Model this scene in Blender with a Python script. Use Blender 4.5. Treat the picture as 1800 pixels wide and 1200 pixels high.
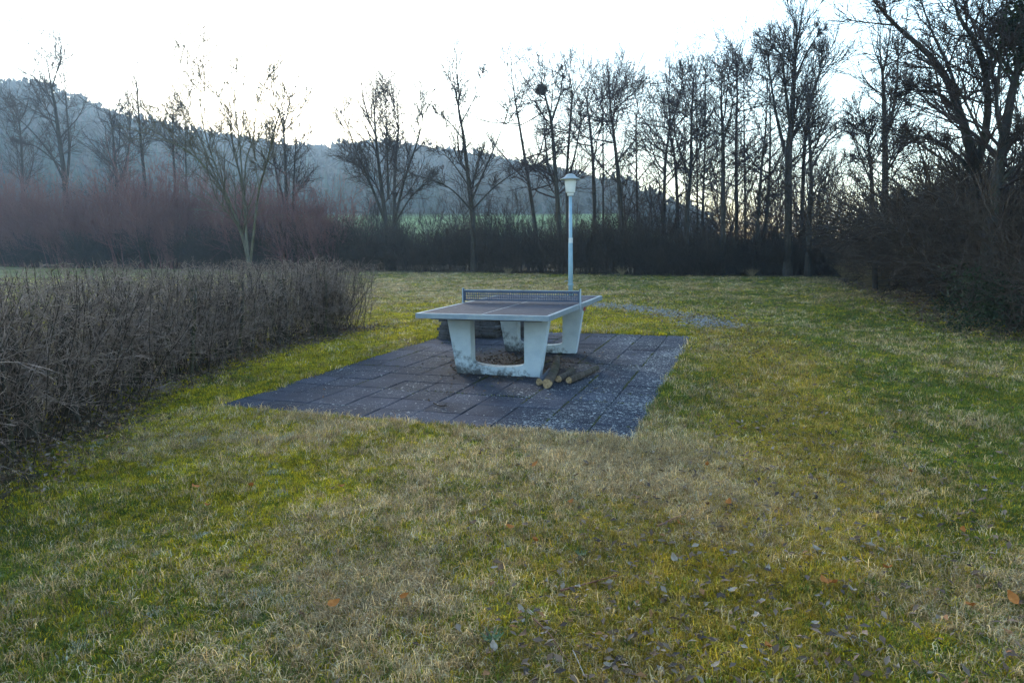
import bpy, math, random
import numpy as np

for o in list(bpy.data.objects):
    bpy.data.objects.remove(o)
scene = bpy.context.scene
C = scene.collection
rng = np.random.default_rng(11)
random.seed(4)
R = math.radians

# ------------------------------------------------------------------ camera
F, PITCH, ROLL, H = 1200.0, 0.1435, 0.0138, 1.509        # focal length in photo pixels (1800 wide)
cam_d = bpy.data.cameras.new('camera')
cam = bpy.data.objects.new('camera', cam_d)
C.objects.link(cam)
scene.camera = cam
cam_d.sensor_width = 36.0
cam_d.lens = F / 1800.0 * 36.0
cam_d.clip_start = 0.05
cam_d.clip_end = 5000.0
from mathutils import Matrix, Vector
cam.matrix_world = (Matrix.Translation((0, 0, H)) @ Matrix.Rotation(math.pi / 2 - PITCH, 4, 'X')
                    @ Matrix.Rotation(-ROLL, 4, 'Z'))

# ------------------------------------------------------------------ world, sun, exposure
SUN_EL, SUN_AZ = R(11.0), R(-19.0)          # azimuth measured from +Y towards +X
world = bpy.data.worlds.new('World')
scene.world = world
world.use_nodes = True
wn = world.node_tree
for n in list(wn.nodes):
    wn.nodes.remove(n)
w_out = wn.nodes.new('ShaderNodeOutputWorld')
w_bg = wn.nodes.new('ShaderNodeBackground')
w_bg.inputs['Strength'].default_value = 0.10
sky = wn.nodes.new('ShaderNodeTexSky')
sky.sky_type = 'NISHITA'
sky.sun_disc = False
sky.sun_elevation = SUN_EL
sky.sun_rotation = SUN_AZ
sky.air_density = 1.2
sky.dust_density = 0.35
sky.ozone_density = 1.6
wn.links.new(sky.outputs[0], w_bg.inputs['Color'])
wn.links.new(w_bg.outputs[0], w_out.inputs['Surface'])

sun_d = bpy.data.lights.new('sun', 'SUN')
sun_d.energy = 1.5
sun_d.angle = R(14.0)
sun_d.color = (1.0, 0.90, 0.76)
sun = bpy.data.objects.new('sun', sun_d)
C.objects.link(sun)
sdir = Vector((math.sin(SUN_AZ) * math.cos(SUN_EL), math.cos(SUN_AZ) * math.cos(SUN_EL), math.sin(SUN_EL)))
sun.rotation_euler = sdir.to_track_quat('Z', 'Y').to_euler()
sun.location = sdir * 60

scene.view_settings.view_transform = 'Standard'
scene.view_settings.look = 'None'
scene.view_settings.gamma = 1.0
scene.view_settings.exposure = 2.9
scene.view_settings.use_curve_mapping = False
scene.render.engine = 'CYCLES'
scene.cycles.use_denoising = True
scene.cycles.max_bounces = 4
scene.cycles.diffuse_bounces = 2
scene.cycles.glossy_bounces = 2
scene.cycles.transmission_bounces = 3
scene.cycles.transparent_max_bounces = 4
scene.cycles.volume_bounces = 1
scene.cycles.use_adaptive_sampling = True
scene.cycles.adaptive_threshold = 0.02

# ------------------------------------------------------------------ pixel -> place helpers
def ray(px, py):
    a = (px - 900.0) / F
    b = (600.0 - py) / F
    c, s = math.cos(ROLL), math.sin(ROLL)
    u = c * a + s * b
    v = -s * a + c * b
    c, s = math.cos(PITCH), math.sin(PITCH)
    return np.array([u, c + s * v, -s + c * v])

def G(px, py, z=0.0):
    r = ray(px, py)
    return np.array([0, 0, H]) + r * ((z - H) / r[2])

def D(px, py, y):
    r = ray(px, py)
    return np.array([0, 0, H]) + r * (y / r[1])

TX, TY, TYAW = 0.109, 8.505, -0.332
def TW(x, y, z=0.0):
    c, s = math.cos(TYAW), math.sin(TYAW)
    return np.array([TX + c * x - s * y, TY + s * x + c * y, z])

def to_table(x, y):
    c, s = math.cos(TYAW), math.sin(TYAW)
    dx, dy = x - TX, y - TY
    return c * dx + s * dy, -s * dx + c * dy

SX0, SX1, SY0, SY1 = -2.098, 1.902, -3.03, 2.97          # paved area in table coordinates: 10 x 15 slabs of 0.4 m

def line_y(u, off=0.0):
    """depth of the tree belt along the far lawn edge for a view slope u = x / y"""
    return (33.6 + off) / (1 + 0.60 * u)

# ------------------------------------------------------------------ noise
_T = np.random.default_rng(5).random((256, 256))
def vnoise(x, y):
    xi = np.floor(x).astype(int); yi = np.floor(y).astype(int)
    fx = x - xi; fy = y - yi
    fx = fx * fx * (3 - 2 * fx); fy = fy * fy * (3 - 2 * fy)
    a = _T[xi & 255, yi & 255]; b = _T[(xi + 1) & 255, yi & 255]
    c = _T[xi & 255, (yi + 1) & 255]; d = _T[(xi + 1) & 255, (yi + 1) & 255]
    return (a * (1 - fx) + b * fx) * (1 - fy) + (c * (1 - fx) + d * fx) * fy

def fbm(x, y, sc, octv=4, off=0.0):
    t = 0.0; amp = 0.5
    for k in range(octv):
        t = t + amp * vnoise(x * sc + 37.1 * k + off, y * sc + 11.7 * k + off)
        sc *= 2.03; amp *= 0.5
    return t / (1 - 0.5 ** octv)

def sst(x, a, b):
    t = np.clip((x - a) / (b - a), 0, 1)
    return t * t * (3 - 2 * t)

def poly_dist(x, y, P):
    d = np.full(np.shape(x), 1e9)
    for (ax, ay), (bx, by) in zip(P[:-1], P[1:]):
        vx, vy = bx - ax, by - ay
        t = np.clip(((x - ax) * vx + (y - ay) * vy) / (vx * vx + vy * vy), 0, 1)
        d = np.minimum(d, np.hypot(x - ax - t * vx, y - ay - t * vy))
    return d

# ------------------------------------------------------------------ materials
def new_mat(name):
    m = bpy.data.materials.new(name)
    m.use_nodes = True
    nt = m.node_tree
    b = nt.nodes['Principled BSDF']
    b.inputs['Roughness'].default_value = 0.85
    b.inputs['Specular IOR Level'].default_value = 0.25
    return m, nt, b

def node(nt, kind, **kw):
    n = nt.nodes.new(kind)
    for k, v in kw.items():
        if k in n.inputs:
            n.inputs[k].default_value = v
        else:
            setattr(n, k, v)
    return n

def noise_node(nt, scale, detail=4, rough=0.6, coord='Object', stretch=None):
    tc = nt.nodes.new('ShaderNodeTexCoord')
    src = tc.outputs[coord] if coord != 'World' else nt.nodes.new('ShaderNodeNewGeometry').outputs['Position']
    if stretch:
        mp = nt.nodes.new('ShaderNodeMapping')
        mp.inputs['Scale'].default_value = stretch
        nt.links.new(src, mp.inputs[0]); src = mp.outputs[0]
    n = node(nt, 'ShaderNodeTexNoise', Scale=scale, Detail=detail, Roughness=rough)
    nt.links.new(src, n.inputs['Vector'])
    return n

def ramp(nt, src, stops):
    r = nt.nodes.new('ShaderNodeValToRGB')
    e = r.color_ramp.elements
    while len(e) < len(stops):
        e.new(0.5)
    for i, (p, c) in enumerate(stops):
        e[i].position = p
        e[i].color = (*c, 1) if len(c) == 3 else c
    nt.links.new(src, r.inputs[0])
    return r

def mixc(nt, fac, a, b, blend='MIX'):
    m = nt.nodes.new('ShaderNodeMix')
    m.data_type = 'RGBA'
    m.blend_type = blend
    for sock, v in ((m.inputs[0], fac), (m.inputs[6], a), (m.inputs[7], b)):
        if isinstance(v, (int, float)):
            sock.default_value = v
        elif isinstance(v, tuple):
            sock.default_value = (*v, 1) if len(v) == 3 else v
        else:
            nt.links.new(v, sock)
    return m.outputs[2]

def bump(nt, b, height, strength=0.5, dist=0.01):
    n = node(nt, 'ShaderNodeBump', Strength=strength, Distance=dist)
    nt.links.new(height, n.inputs['Height'])
    nt.links.new(n.outputs[0], b.inputs['Normal'])

def bark_mat(name, c0, c1, moss=None, scale=9.0, bs=0.6):
    m, nt, b = new_mat(name)
    n = noise_node(nt, scale, 5, 0.65, 'Object', (1, 1, 0.25))
    col = ramp(nt, n.outputs['Fac'], [(0.3, c0), (0.7, c1)]).outputs[0]
    if moss:
        n2 = noise_node(nt, 1.7, 4, 0.6)
        f = ramp(nt, n2.outputs['Fac'], [(0.5, (0, 0, 0)), (0.64, (1, 1, 1))]).outputs[0]
        col = mixc(nt, f, col, moss)
    nt.links.new(col, b.inputs['Base Color'])
    bump(nt, b, n.outputs['Fac'], bs, 0.03)
    b.inputs['Roughness'].default_value = 0.95
    return m

def simple_mat(name, c0, c1, scale=6.0, rough=0.85, metallic=0.0, bs=0.0, coord='Object'):
    m, nt, b = new_mat(name)
    n = noise_node(nt, scale, 5, 0.6, coord)
    col = ramp(nt, n.outputs['Fac'], [(0.3, c0), (0.7, c1)]).outputs[0]
    nt.links.new(col, b.inputs['Base Color'])
    b.inputs['Roughness'].default_value = rough
    b.inputs['Metallic'].default_value = metallic
    if bs:
        bump(nt, b, n.outputs['Fac'], bs, 0.006)
    return m

MAT = {}
MAT['bark'] = bark_mat('dark_bark', (0.020, 0.017, 0.014), (0.060, 0.052, 0.043))
MAT['bark_moss'] = bark_mat('mossy_bark', (0.055, 0.053, 0.043), (0.16, 0.152, 0.125), (0.10, 0.105, 0.055))
MAT['bark_grey'] = bark_mat('grey_bark', (0.022, 0.020, 0.019), (0.075, 0.070, 0.066), (0.035, 0.038, 0.016))
MAT['twig'] = simple_mat('brown_twig', (0.030, 0.021, 0.019), (0.065, 0.045, 0.040), 0.6)
MAT['twig_pale'] = simple_mat('pale_mossy_twig', (0.07, 0.062, 0.048), (0.15, 0.132, 0.105), 0.8)
MAT['twig_alder'] = simple_mat('alder_twig', (0.034, 0.023, 0.024), (0.070, 0.046, 0.047), 0.6)
MAT['twig_red'] = simple_mat('red_twig', (0.125, 0.052, 0.050), (0.22, 0.105, 0.095), 0.35)
MAT['twig_dark'] = simple_mat('thicket_twig', (0.022, 0.016, 0.012), (0.060, 0.042, 0.033), 0.8)
MAT['twig_bramble'] = simple_mat('bramble_twig', (0.022, 0.015, 0.011), (0.085, 0.060, 0.045), 1.2)
MAT['twig_hedge'] = simple_mat('hedge_twig', (0.034, 0.022, 0.016), (0.41, 0.30, 0.245), 18.0)  # tone varies twig to twig; lightened as lit twigs against the dark inside
MAT['hedge_shoot'] = simple_mat('hedge_shoot', (0.018, 0.013, 0.009), (0.075, 0.055, 0.040), 9.0)  # upright stems painted darker to stand for the shaded hedge interior
MAT['stem_hedge'] = bark_mat('hedge_stem', (0.035, 0.03, 0.024), (0.09, 0.08, 0.06), (0.05, 0.05, 0.022), 14)
MAT['cutwood'] = simple_mat('cut_wood', (0.15, 0.095, 0.05), (0.42, 0.31, 0.18), 38.0, 0.9)

def vcol_mat(name, transl=0.0, noise_amt=0.35, scale=60.0, rough=0.8, bs=0.0):
    m, nt, b = new_mat(name)
    a = nt.nodes.new('ShaderNodeAttribute')
    a.attribute_name = 'Col'
    col = a.outputs['Color']
    if noise_amt:
        n = noise_node(nt, scale, 8, 0.78, 'World')
        f = ramp(nt, n.outputs['Fac'], [(0.28, (1 - noise_amt,) * 3), (0.72, (1 + noise_amt,) * 3)]).outputs[0]
        col = mixc(nt, 1.0, col, f, 'MULTIPLY')
        if bs:
            bump(nt, b, n.outputs['Fac'], bs, 0.02)
    nt.links.new(col, b.inputs['Base Color'])
    b.inputs['Roughness'].default_value = rough
    if transl:
        out = nt.nodes['Material Output']
        t = nt.nodes.new('ShaderNodeBsdfTranslucent')
        nt.links.new(col, t.inputs['Color'])
        ms = nt.nodes.new('ShaderNodeMixShader')
        ms.inputs[0].default_value = transl
        nt.links.new(b.outputs[0], ms.inputs[1])
        nt.links.new(t.outputs[0], ms.inputs[2])
        nt.links.new(ms.outputs[0], out.inputs['Surface'])
    return m
MAT['blade'] = vcol_mat('grass_blade', 0.40, 0.0, rough=0.7)
MAT['leaf'] = vcol_mat('dry_leaf', 0.15, 0.0, rough=0.75)

# ------------------------------------------------------------------ mesh helpers
def tag(o, label=None, cat=None, group=None, kind=None):
    if label: o['label'] = label
    if cat: o['category'] = cat
    if group: o['group'] = group
    if kind: o['kind'] = kind
    return o

def link(name, me, mat=None, parent=None):
    o = bpy.data.objects.new(name, me)
    C.objects.link(o)
    if parent is not None:
        o.parent = parent
    if mat is not None and me is not None and not me.materials:
        me.materials.append(mat)
    return o

def empty(name, loc=(0, 0, 0), rz=0.0):
    o = bpy.data.objects.new(name, None)
    C.objects.link(o)
    o.location = [float(v) for v in loc]
    o.rotation_euler = (0, 0, rz)
    o.empty_display_size = 0.1
    return o

def raw_mesh(name, V, loops, starts, smooth=False, col=None, mats=None):
    """fast mesh: V (n,3), loops flat vertex indices, starts loop start per polygon"""
    me = bpy.data.meshes.new(name)
    V = np.asarray(V, np.float32)
    me.vertices.add(len(V))
    me.vertices.foreach_set('co', V.ravel())
    me.loops.add(len(loops))
    me.loops.foreach_set('vertex_index', np.asarray(loops, np.int32))
    me.polygons.add(len(starts))
    me.polygons.foreach_set('loop_start', np.asarray(starts, np.int32))
    if smooth:
        me.polygons.foreach_set('use_smooth', np.ones(len(starts), bool))
    if mats is not None:
        me.polygons.foreach_set('material_index', np.asarray(mats, np.int32))
    me.update(calc_edges=True)
    if col is not None:
        a = me.color_attributes.new('Col', 'FLOAT_COLOR', 'POINT')
        c4 = np.ones((len(V), 4), np.float32)
        c4[:, :3] = col
        a.data.foreach_set('color', c4.ravel())
    me.validate()
    return me

def py_mesh(name, V, Fc, smooth=False):
    me = bpy.data.meshes.new(name)
    me.from_pydata([tuple(map(float, v)) for v in V], [], Fc)
    if smooth:
        for p in me.polygons: p.use_smooth = True
    me.update()
    return me

class Tubes:
    """collects batches of polylines (M,n,3) with radii (M,n) and builds tapered tubes"""
    def __init__(self): self.b = []
    def add(self, P, r, sides=3): self.b.append((np.asarray(P, float), np.asarray(r, float), sides))
    def tris(self): return sum(p.shape[0] * (p.shape[1] - 1) * s * 2 for p, r, s in self.b)
    def mesh(self, name, origin=(0, 0, 0), caps=False):
        VV, LL, SS = [], [], []; vo = 0; lo = 0
        for P, r, s in self.b:
            M, n, _ = P.shape
            if M == 0: continue
            T = np.empty_like(P)
            T[:, 1:-1] = P[:, 2:] - P[:, :-2]; T[:, 0] = P[:, 1] - P[:, 0]; T[:, -1] = P[:, -1] - P[:, -2]
            T /= np.linalg.norm(T, axis=2, keepdims=True) + 1e-9
            ref = np.where(np.abs(T[:, :1, 2:3]) > 0.85, np.array([1.0, 0, 0]), np.array([0, 0, 1.0]))
            A = np.cross(T, np.broadcast_to(ref, T.shape)); A /= np.linalg.norm(A, axis=2, keepdims=True) + 1e-9
            B = np.cross(T, A)
            th = np.arange(s) * 2 * np.pi / s
            ring = (A[:, :, None, :] * np.cos(th)[None, None, :, None] + B[:, :, None, :] * np.sin(th)[None, None, :, None])
            V = P[:, :, None, :] + ring * r[:, :, None, None]
            VV.append(V.reshape(-1, 3))
            idx = np.arange(M * n * s).reshape(M, n, s) + vo
            a = idx[:, :-1, :]; b = idx[:, 1:, :]
            q = np.stack([a, np.roll(a, -1, 2), np.roll(b, -1, 2), b], -1).reshape(-1, 4)
            LL.append(q.ravel()); SS.append(lo + np.arange(len(q)) * 4)
            vo += M * n * s; lo += q.size
            if caps:
                cap = idx[:, -1, :].reshape(M, s)
                LL.append(cap.ravel()); SS.append(lo + np.arange(M) * s); lo += cap.size
        V = np.concatenate(VV) - np.asarray(origin, float)
        return raw_mesh(name, V, np.concatenate(LL), np.concatenate(SS), True)

def norm(v): return v / (np.linalg.norm(v, axis=-1, keepdims=True) + 1e-9)

def resample(pts, n):
    """smooth a polyline to n points (Catmull-Rom through the given points)"""
    P = np.asarray(pts, float)
    if len(P) == 2:
        t = np.linspace(0, 1, n)[:, None]
        return P[0] * (1 - t) + P[1] * t
    Q = np.vstack([2 * P[0] - P[1], P, 2 * P[-1] - P[-2]])
    s = np.linspace(0, len(P) - 1, n); i = np.minimum(s.astype(int), len(P) - 2); t = (s - i)[:, None]
    p0, p1, p2, p3 = Q[i], Q[i + 1], Q[i + 2], Q[i + 3]
    return 0.5 * (2 * p1 + (p2 - p0) * t + (2 * p0 - 5 * p1 + 4 * p2 - p3) * t * t + (3 * p1 - p0 - 3 * p2 + p3) * t ** 3)

def sprout(P, r, per, t0, t1, ang, L, n, wig, up, rr, rend=0.35, rmin=0.004, g=None, shape=None):
    """children on every polyline of a batch. per = children for each parent, ang = degrees (mean, spread),
    L = child length as a fraction of the parent's length; returns (P2, r2)"""
    g = g or rng
    M, m, _ = P.shape
    plen = np.linalg.norm(np.diff(P, axis=1), axis=2).sum(1)
    cnt = np.floor(per * np.clip(plen / plen.mean(), 0.12, 1.8) * g.uniform(0.75, 1.25, M) + g.random(M)).astype(int)
    idx = np.repeat(np.arange(M), cnt); K = len(idx)
    if K == 0: return np.zeros((0, n + 1, 3)), np.zeros((0, n + 1))
    t = t0 + (t1 - t0) * g.random(K)
    s = t * (m - 1); i = np.minimum(s.astype(int), m - 2); f = (s - i)[:, None]
    p = P[idx, i] * (1 - f) + P[idx, i + 1] * f
    tan = norm(P[idx, i + 1] - P[idx, i])
    rad = r[idx, i] * (1 - f[:, 0]) + r[idx, i + 1] * f[:, 0]
    rv = norm(g.normal(size=(K, 3)))
    side = norm(rv - tan * (rv * tan).sum(1, keepdims=True))
    a = np.radians(g.normal(ang[0], ang[1], K))[:, None]
    d = norm(tan * np.cos(a) + side * np.sin(a))
    ln = plen[idx] * L * g.uniform(0.55, 1.25, K)
    ln *= shape(t) if shape else (1.15 - 0.75 * t)
    out = np.empty((K, n + 1, 3)); out[:, 0] = p
    wsc = wig
    for k in range(n):
        d = norm(d + g.normal(0, wsc, (K, 3)) + np.array([0, 0, up]))
        p = p + d * (ln / n)[:, None]
        out[:, k + 1] = p
    r0 = np.clip(np.minimum(rad * rr, 0.014 * ln + 0.002), rmin, None)
    r2 = r0[:, None] * np.linspace(1, rend, n + 1)[None, :]
    return out, np.maximum(r2, rmin * 0.6)

# ------------------------------------------------------------------ ground colours (surface colours by place, later darkened for shade between blades)
HEDGE_FRONT = [(-2.62, 12.55), (-3.05, 11.9), (-3.72, 9.4), (-3.88, 7.0), (-3.55, 5.2), (-3.25, 4.1), (-3.1, 2.0), (-3.1, -2)]
PATH = [tuple(G(*p)[:2]) for p in [(960, 532), (1050, 537), (1150, 548), (1250, 568), (1330, 605), (1375, 660), (1395, 740), (1360, 840), (1290, 930), (1200, 1050), (1130, 1250)]]
THICKET = [(30, 17), (13.2, 26.3), (12.6, 25.3), (9.6, 16.2), (7.7, 11.4), (7.5, 10.2), (7.9, 8.6), (11, 4)]
COL = dict(moss=(0.340, 0.300, 0.014), green=(0.115, 0.140, 0.018), straw=(0.470, 0.350, 0.170), path=(0.340, 0.235, 0.030),
           litter=(0.070, 0.045, 0.032), gravel=(0.20, 0.20, 0.19), soil=(0.035, 0.027, 0.02), far=(0.15, 0.145, 0.055))
COL = {k: np.array(v) for k, v in COL.items()}

def blob(x, y, px, py, rx, ry):
    c = G(px, py)
    return np.exp(-(((x - c[0]) / rx) ** 2 + ((y - c[1]) / ry) ** 2))

def weights(x, y):
    """how much of each ground cover grows at a place"""
    n1 = fbm(x, y, 0.9, 4); n2 = fbm(x, y, 2.7, 4, 91.0); n3 = fbm(x, y, 0.35, 3, 17.0)
    lx, ly = to_table(x, y)
    w = {}
    hd = poly_dist(x, y, HEDGE_FRONT)
    inside = ((x < np.interp(y, [p[1] for p in HEDGE_FRONT[::-1]], [p[0] for p in HEDGE_FRONT[::-1]])) & (y < 12.6) & (x > -5.4)).astype(float)
    inside = np.maximum(inside, np.exp(-(hd / 0.30) ** 2))
    td = poly_dist(x, y, THICKET)
    tin = (x > np.interp(y, [4, 8.6, 10.2, 11.4, 16.2, 25.3, 26.3], [11, 7.9, 7.5, 7.7, 9.6, 12.6, 13.2])).astype(float) * (y > 3)
    belt = sst(y + 0.60 * x, 33.0, 34.2) * (1 - sst(y + 0.6 * x, 48, 60))
    pd = poly_dist(x, y, PATH)
    path = np.exp(-(pd / 0.55) ** 2) * sst(y, 1.0, 3.0)
    grav = path * sst(y, 11.2, 12.6) * 1.4
    front = np.exp(-((ly + 3.75) / 0.8) ** 2) * sst(lx, -2.6, -0.6) * (1 - sst(lx, 2.0, 3.2))
    straw = 0.26 + 3.4 * front + 0.7 * blob(x, y, 720, 1000, 0.9, 0.8) + 0.6 * blob(x, y, 1050, 860, 1.0, 0.7) + 0.9 * blob(x, y, 850, 930, 1.5, 1.1) \
        + 0.9 * blob(x, y, 740, 500, 4.0, 5.0) + 0.9 * sst(y, 15, 22) * (1 - 0.5 * sst(x, 1, 5))
    straw = straw * (0.25 + 1.9 * sst(n1, 0.34, 0.66)) * (1 - 0.72 * sst(-x - 0.25 * (y - 3), 0.5, 1.5) * (y < 9))
    moss = 0.30 + 2.6 * blob(x, y, 400, 790, 1.1, 1.2) + 2.8 * blob(x, y, 560, 640, 1.3, 1.8) + 2.6 * blob(x, y, 700, 590, 1.6, 2.2) \
        + 3.0 * blob(x, y, 1100, 565, 1.9, 1.5) + 1.2 * blob(x, y, 800, 540, 4, 3) + 1.2 * blob(x, y, 480, 900, 0.7, 0.6) + 0.5 * blob(x, y, 1000, 1000, 0.8, 0.6) + 0.7 * blob(x, y, 700, 560, 2, 3)
    moss = 1.5 * moss * (0.35 + 1.6 * sst(n2, 0.3, 0.65))
    green = 0.55 + 1.0 * sst(x, 1.6, 3.4) + 1.0 * blob(x, y, 1190, 680, 0.5, 1.2) + 1.6 * blob(x, y, 180, 900, 0.8, 0.9) + 0.7 * blob(x, y, 250, 1080, 0.6, 0.4) + 0.5 * sst(y, 18, 28)
    green = green * (0.45 + 1.3 * sst(n3 * 0.5 + n2 * 0.5, 0.3, 0.65))
    near_tree = np.maximum(tin, np.exp(-(td / 0.5) ** 2))
    litter = np.clip(1.15 * inside + 1.1 * near_tree + 1.2 * belt, 0, 1.3)
    litter = litter * 9 + 0.22 * sst(fbm(x, y, 4.0, 3, 55.0), 0.62, 0.78)
    for k, v in (('moss', moss), ('green', green), ('straw', straw), ('path', 6.5 * path * (0.4 + n2)), ('gravel', 4.0 * grav * sst(n2, 0.3, 0.6)), ('litter', litter)):
        w[k] = v
    return w

def blend_col(w):
    tot = sum(w.values()) + 1e-9
    c = 0
    for k, v in w.items():
        c = c + COL[k][None, :] * (v / tot)[:, None]
    return c

# ------------------------------------------------------------------ ground sheet
def graded(a, b, step, far, grow=1.18):
    core = list(np.arange(a, b + 1e-6, step))
    s = step; lo = [core[0]]; hi = [core[-1]]
    while lo[-1] > -far: s *= grow; lo.append(lo[-1] - s)
    s = step
    while hi[-1] < far: s *= grow; hi.append(hi[-1] + s)
    return np.array(lo[:0:-1] + core + hi[1:])
gx = graded(-6.5, 8.5, 0.075, 900); gy = graded(1.0, 15.5, 0.075, 900)
X, Y = np.meshgrid(gx, gy, indexing='ij')
xf, yf = X.ravel(), Y.ravel()
def ground_z(x, y):
    d = np.hypot(x, y)
    z = (fbm(x, y, 0.5, 3, 3.0) - 0.5) * 0.05 + (fbm(x, y, 3.2, 4, 8.0) - 0.5) * 0.035 * (1 - sst(d, 14, 20))
    z = z * (1 - sst(d, 60, 120)) - 0.004
    lx, ly = to_table(x, y)
    dd = np.maximum(np.maximum(SX0 - lx, lx - SX1), np.maximum(SY0 - ly, ly - SY1))      # >0 outside the paving
    z = np.where(dd < 0.5, z * sst(dd, 0.0, 0.5) + 0.012 * sst(dd, 0.0, 0.06) * (1 - sst(dd, 0.1, 0.5)), z)
    return np.where(dd < 0.0, -0.010, z)
zf = ground_z(xf, yf)
gc = blend_col(weights(xf, yf)) * 0.58  # darkened throughout for the soil shadow between blades
gc *= (0.75 + 0.5 * fbm(xf, yf, 9.0, 3, 71.0))[:, None]
lxg, lyg = to_table(xf, yf)
ins = (lxg > SX0) & (lxg < SX1) & (lyg > SY0) & (lyg < SY1)
gc[ins] = np.array([0.030, 0.028, 0.016])
far = sst(np.hypot(xf, yf), 60, 85)
fieldc = np.array([0.11, 0.125, 0.045])[None] * (0.8 + 0.4 * fbm(xf, yf, 0.02, 3))[:, None]
gc = gc * (1 - far)[:, None] + fieldc * far[:, None]
nx, ny = len(gx), len(gy)
ii = np.arange(nx * ny).reshape(nx, ny)
q = np.stack([ii[:-1, :-1], ii[1:, :-1], ii[1:, 1:], ii[:-1, 1:]], -1).reshape(-1, 4)
MAT['ground'] = vcol_mat('lawn_ground', 0.0, 0.75, 30.0, 0.95, 1.0)
ground = link('ground', raw_mesh('ground', np.stack([xf, yf, zf], 1), q.ravel(), np.arange(len(q)) * 4, True, gc), MAT['ground'])
tag(ground, 'mossy winter lawn with straw patches reaching to the field', 'ground', kind='structure')

# ------------------------------------------------------------------ hill with far forest
RIDGE = [(-1600, 190), (-700, 130), (-200, 150), (0, 160), (60, 165), (120, 180), (190, 208), (300, 232), (400, 254), (480, 266), (560, 272),
         (610, 268), (690, 264), (760, 274), (860, 286), (930, 304), (1000, 316), (1060, 336), (1120, 364), (1170, 384),
         (1240, 386), (1330, 390), (1350, 412), (1420, 418), (1600, 420)]
razi = np.array([math.atan2(*ray(*p)[:2]) for p in RIDGE])
rel = np.array([ray(*p)[2] / math.hypot(*ray(*p)[:2]) for p in RIDGE])
RID = 430.0; TREEH = 11.0
def hill_z(az, r):
    top = np.maximum(H + np.interp(az, razi, rel) * RID - TREEH, 0.4)
    fld = np.minimum(9.0, 0.3 + top * 0.6)
    z1 = -1.0 + (fld + 1.0) * sst(r, 105, 195)
    t = np.clip((r - 195) / (RID - 195), 0, 1)
    z2 = fld + (top - fld) * np.sin(t * np.pi / 2) ** 1.15
    return np.where(r < 195, z1, z2) - np.where(r > RID, (r - RID) * 0.10, 0)
azs = np.linspace(razi[0], razi[-1], 220); rs = np.concatenate([np.linspace(105, 195, 14), np.linspace(205, 640, 40)])
A, RR = np.meshgrid(azs, rs, indexing='ij')
hz = hill_z(A, RR); hx = np.sin(A) * RR; hy = np.cos(A) * RR
ii = np.arange(A.size).reshape(A.shape)
q = np.stack([ii[:-1, :-1], ii[:-1, 1:], ii[1:, 1:], ii[1:, :-1]], -1).reshape(-1, 4)
hcol = np.where((RR < 197).ravel()[:, None], np.array([0.17, 0.23, 0.05])[None], np.array([0.05, 0.042, 0.033])[None])
hill = link('hill', raw_mesh('hill', np.stack([hx.ravel(), hy.ravel(), hz.ravel()], 1), q.ravel(), np.arange(len(q)) * 4, True, hcol),
            vcol_mat('hill_ground', 0, 0.3, 0.15))
tag(hill, 'wooded hill rising beyond the tree belt above a green meadow', 'hill', kind='structure')

def forest():
    g = np.random.default_rng(8)
    N = 6600
    az = g.uniform(razi[0], razi[-1], N); r = np.sqrt(g.uniform(198 ** 2, 455 ** 2, N))
    z = hill_z(az, r); keep = (z > 2.2)
    az, r, z = az[keep], r[keep], z[keep]
    x, y = np.sin(az) * r, np.cos(az) * r
    conif = g.random(len(x)) < sst(fbm(x, y, 0.012, 3), 0.40, 0.60) * 0.7 + 0.06
    hts = g.uniform(8.0, 12.5, len(x))
    VV, LL, SS, CC = [], [], [], []; vo = lo = 0
    k = 8
    th = np.arange(k) * 2 * np.pi / k
    for i in np.where(conif)[0]:
        hh = hts[i]; base = np.array([x[i], y[i], z[i] - 0.5])
        c = np.array([0.028, 0.038, 0.024]) * g.uniform(0.7, 1.3)
        for (z0, z1, rad) in ((0.12, 0.62, 0.20), (0.38, 0.82, 0.145), (0.62, 1.0, 0.085)):
            rr_ = rad * hh * g.uniform(0.7, 1.2, k)
            ring = np.stack([np.cos(th + g.random()) * rr_, np.sin(th) * rr_, np.full(k, z0 * hh) - g.uniform(0, 0.06, k) * hh], 1) + base
            VV.append(np.vstack([ring, base + [g.normal(0, .1), g.normal(0, .1), z1 * hh]]))
            f = np.stack([np.arange(k), (np.arange(k) + 1) % k, np.full(k, k)], 1) + vo
            LL.append(f.ravel()); SS.append(lo + np.arange(k) * 3); lo += k * 3; vo += k + 1
            CC.append(np.tile(c, (k + 1, 1)))
    for i in np.where(~conif)[0]:
        hh = hts[i]; m = 36
        c = np.array([0.075, 0.055, 0.045]) * g.uniform(0.7, 1.25)
        v = norm(g.normal(size=(m, 3))) * (g.random((m, 1)) ** 0.4) * np.array([0.26, 0.26, 0.42]) * hh + np.array([x[i], y[i], z[i] + 0.52 * hh])
        e = norm(g.normal(size=(m, 3)) + np.array([0, 0, 0.6])); e2 = norm(np.cross(e, g.normal(size=(m, 3))))
        tri = np.stack([v - e2 * 0.10 * hh, v + e2 * 0.10 * hh, v + e * 0.24 * hh], 1).reshape(-1, 3)
        VV.append(tri); LL.append(np.arange(m * 3) + vo); SS.append(lo + np.arange(m) * 3); lo += m * 3; vo += m * 3
        CC.append(np.tile(c, (m * 3, 1)))
    me = raw_mesh('forest', np.concatenate(VV), np.concatenate(LL), np.concatenate(SS), False, np.concatenate(CC))
    o = link('forest', me, vcol_mat('far_forest', 0, 0.2, 0.2))
    tag(o, 'hazy blue mixed forest covering the far hillside', 'forest', kind='stuff')
forest()

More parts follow.
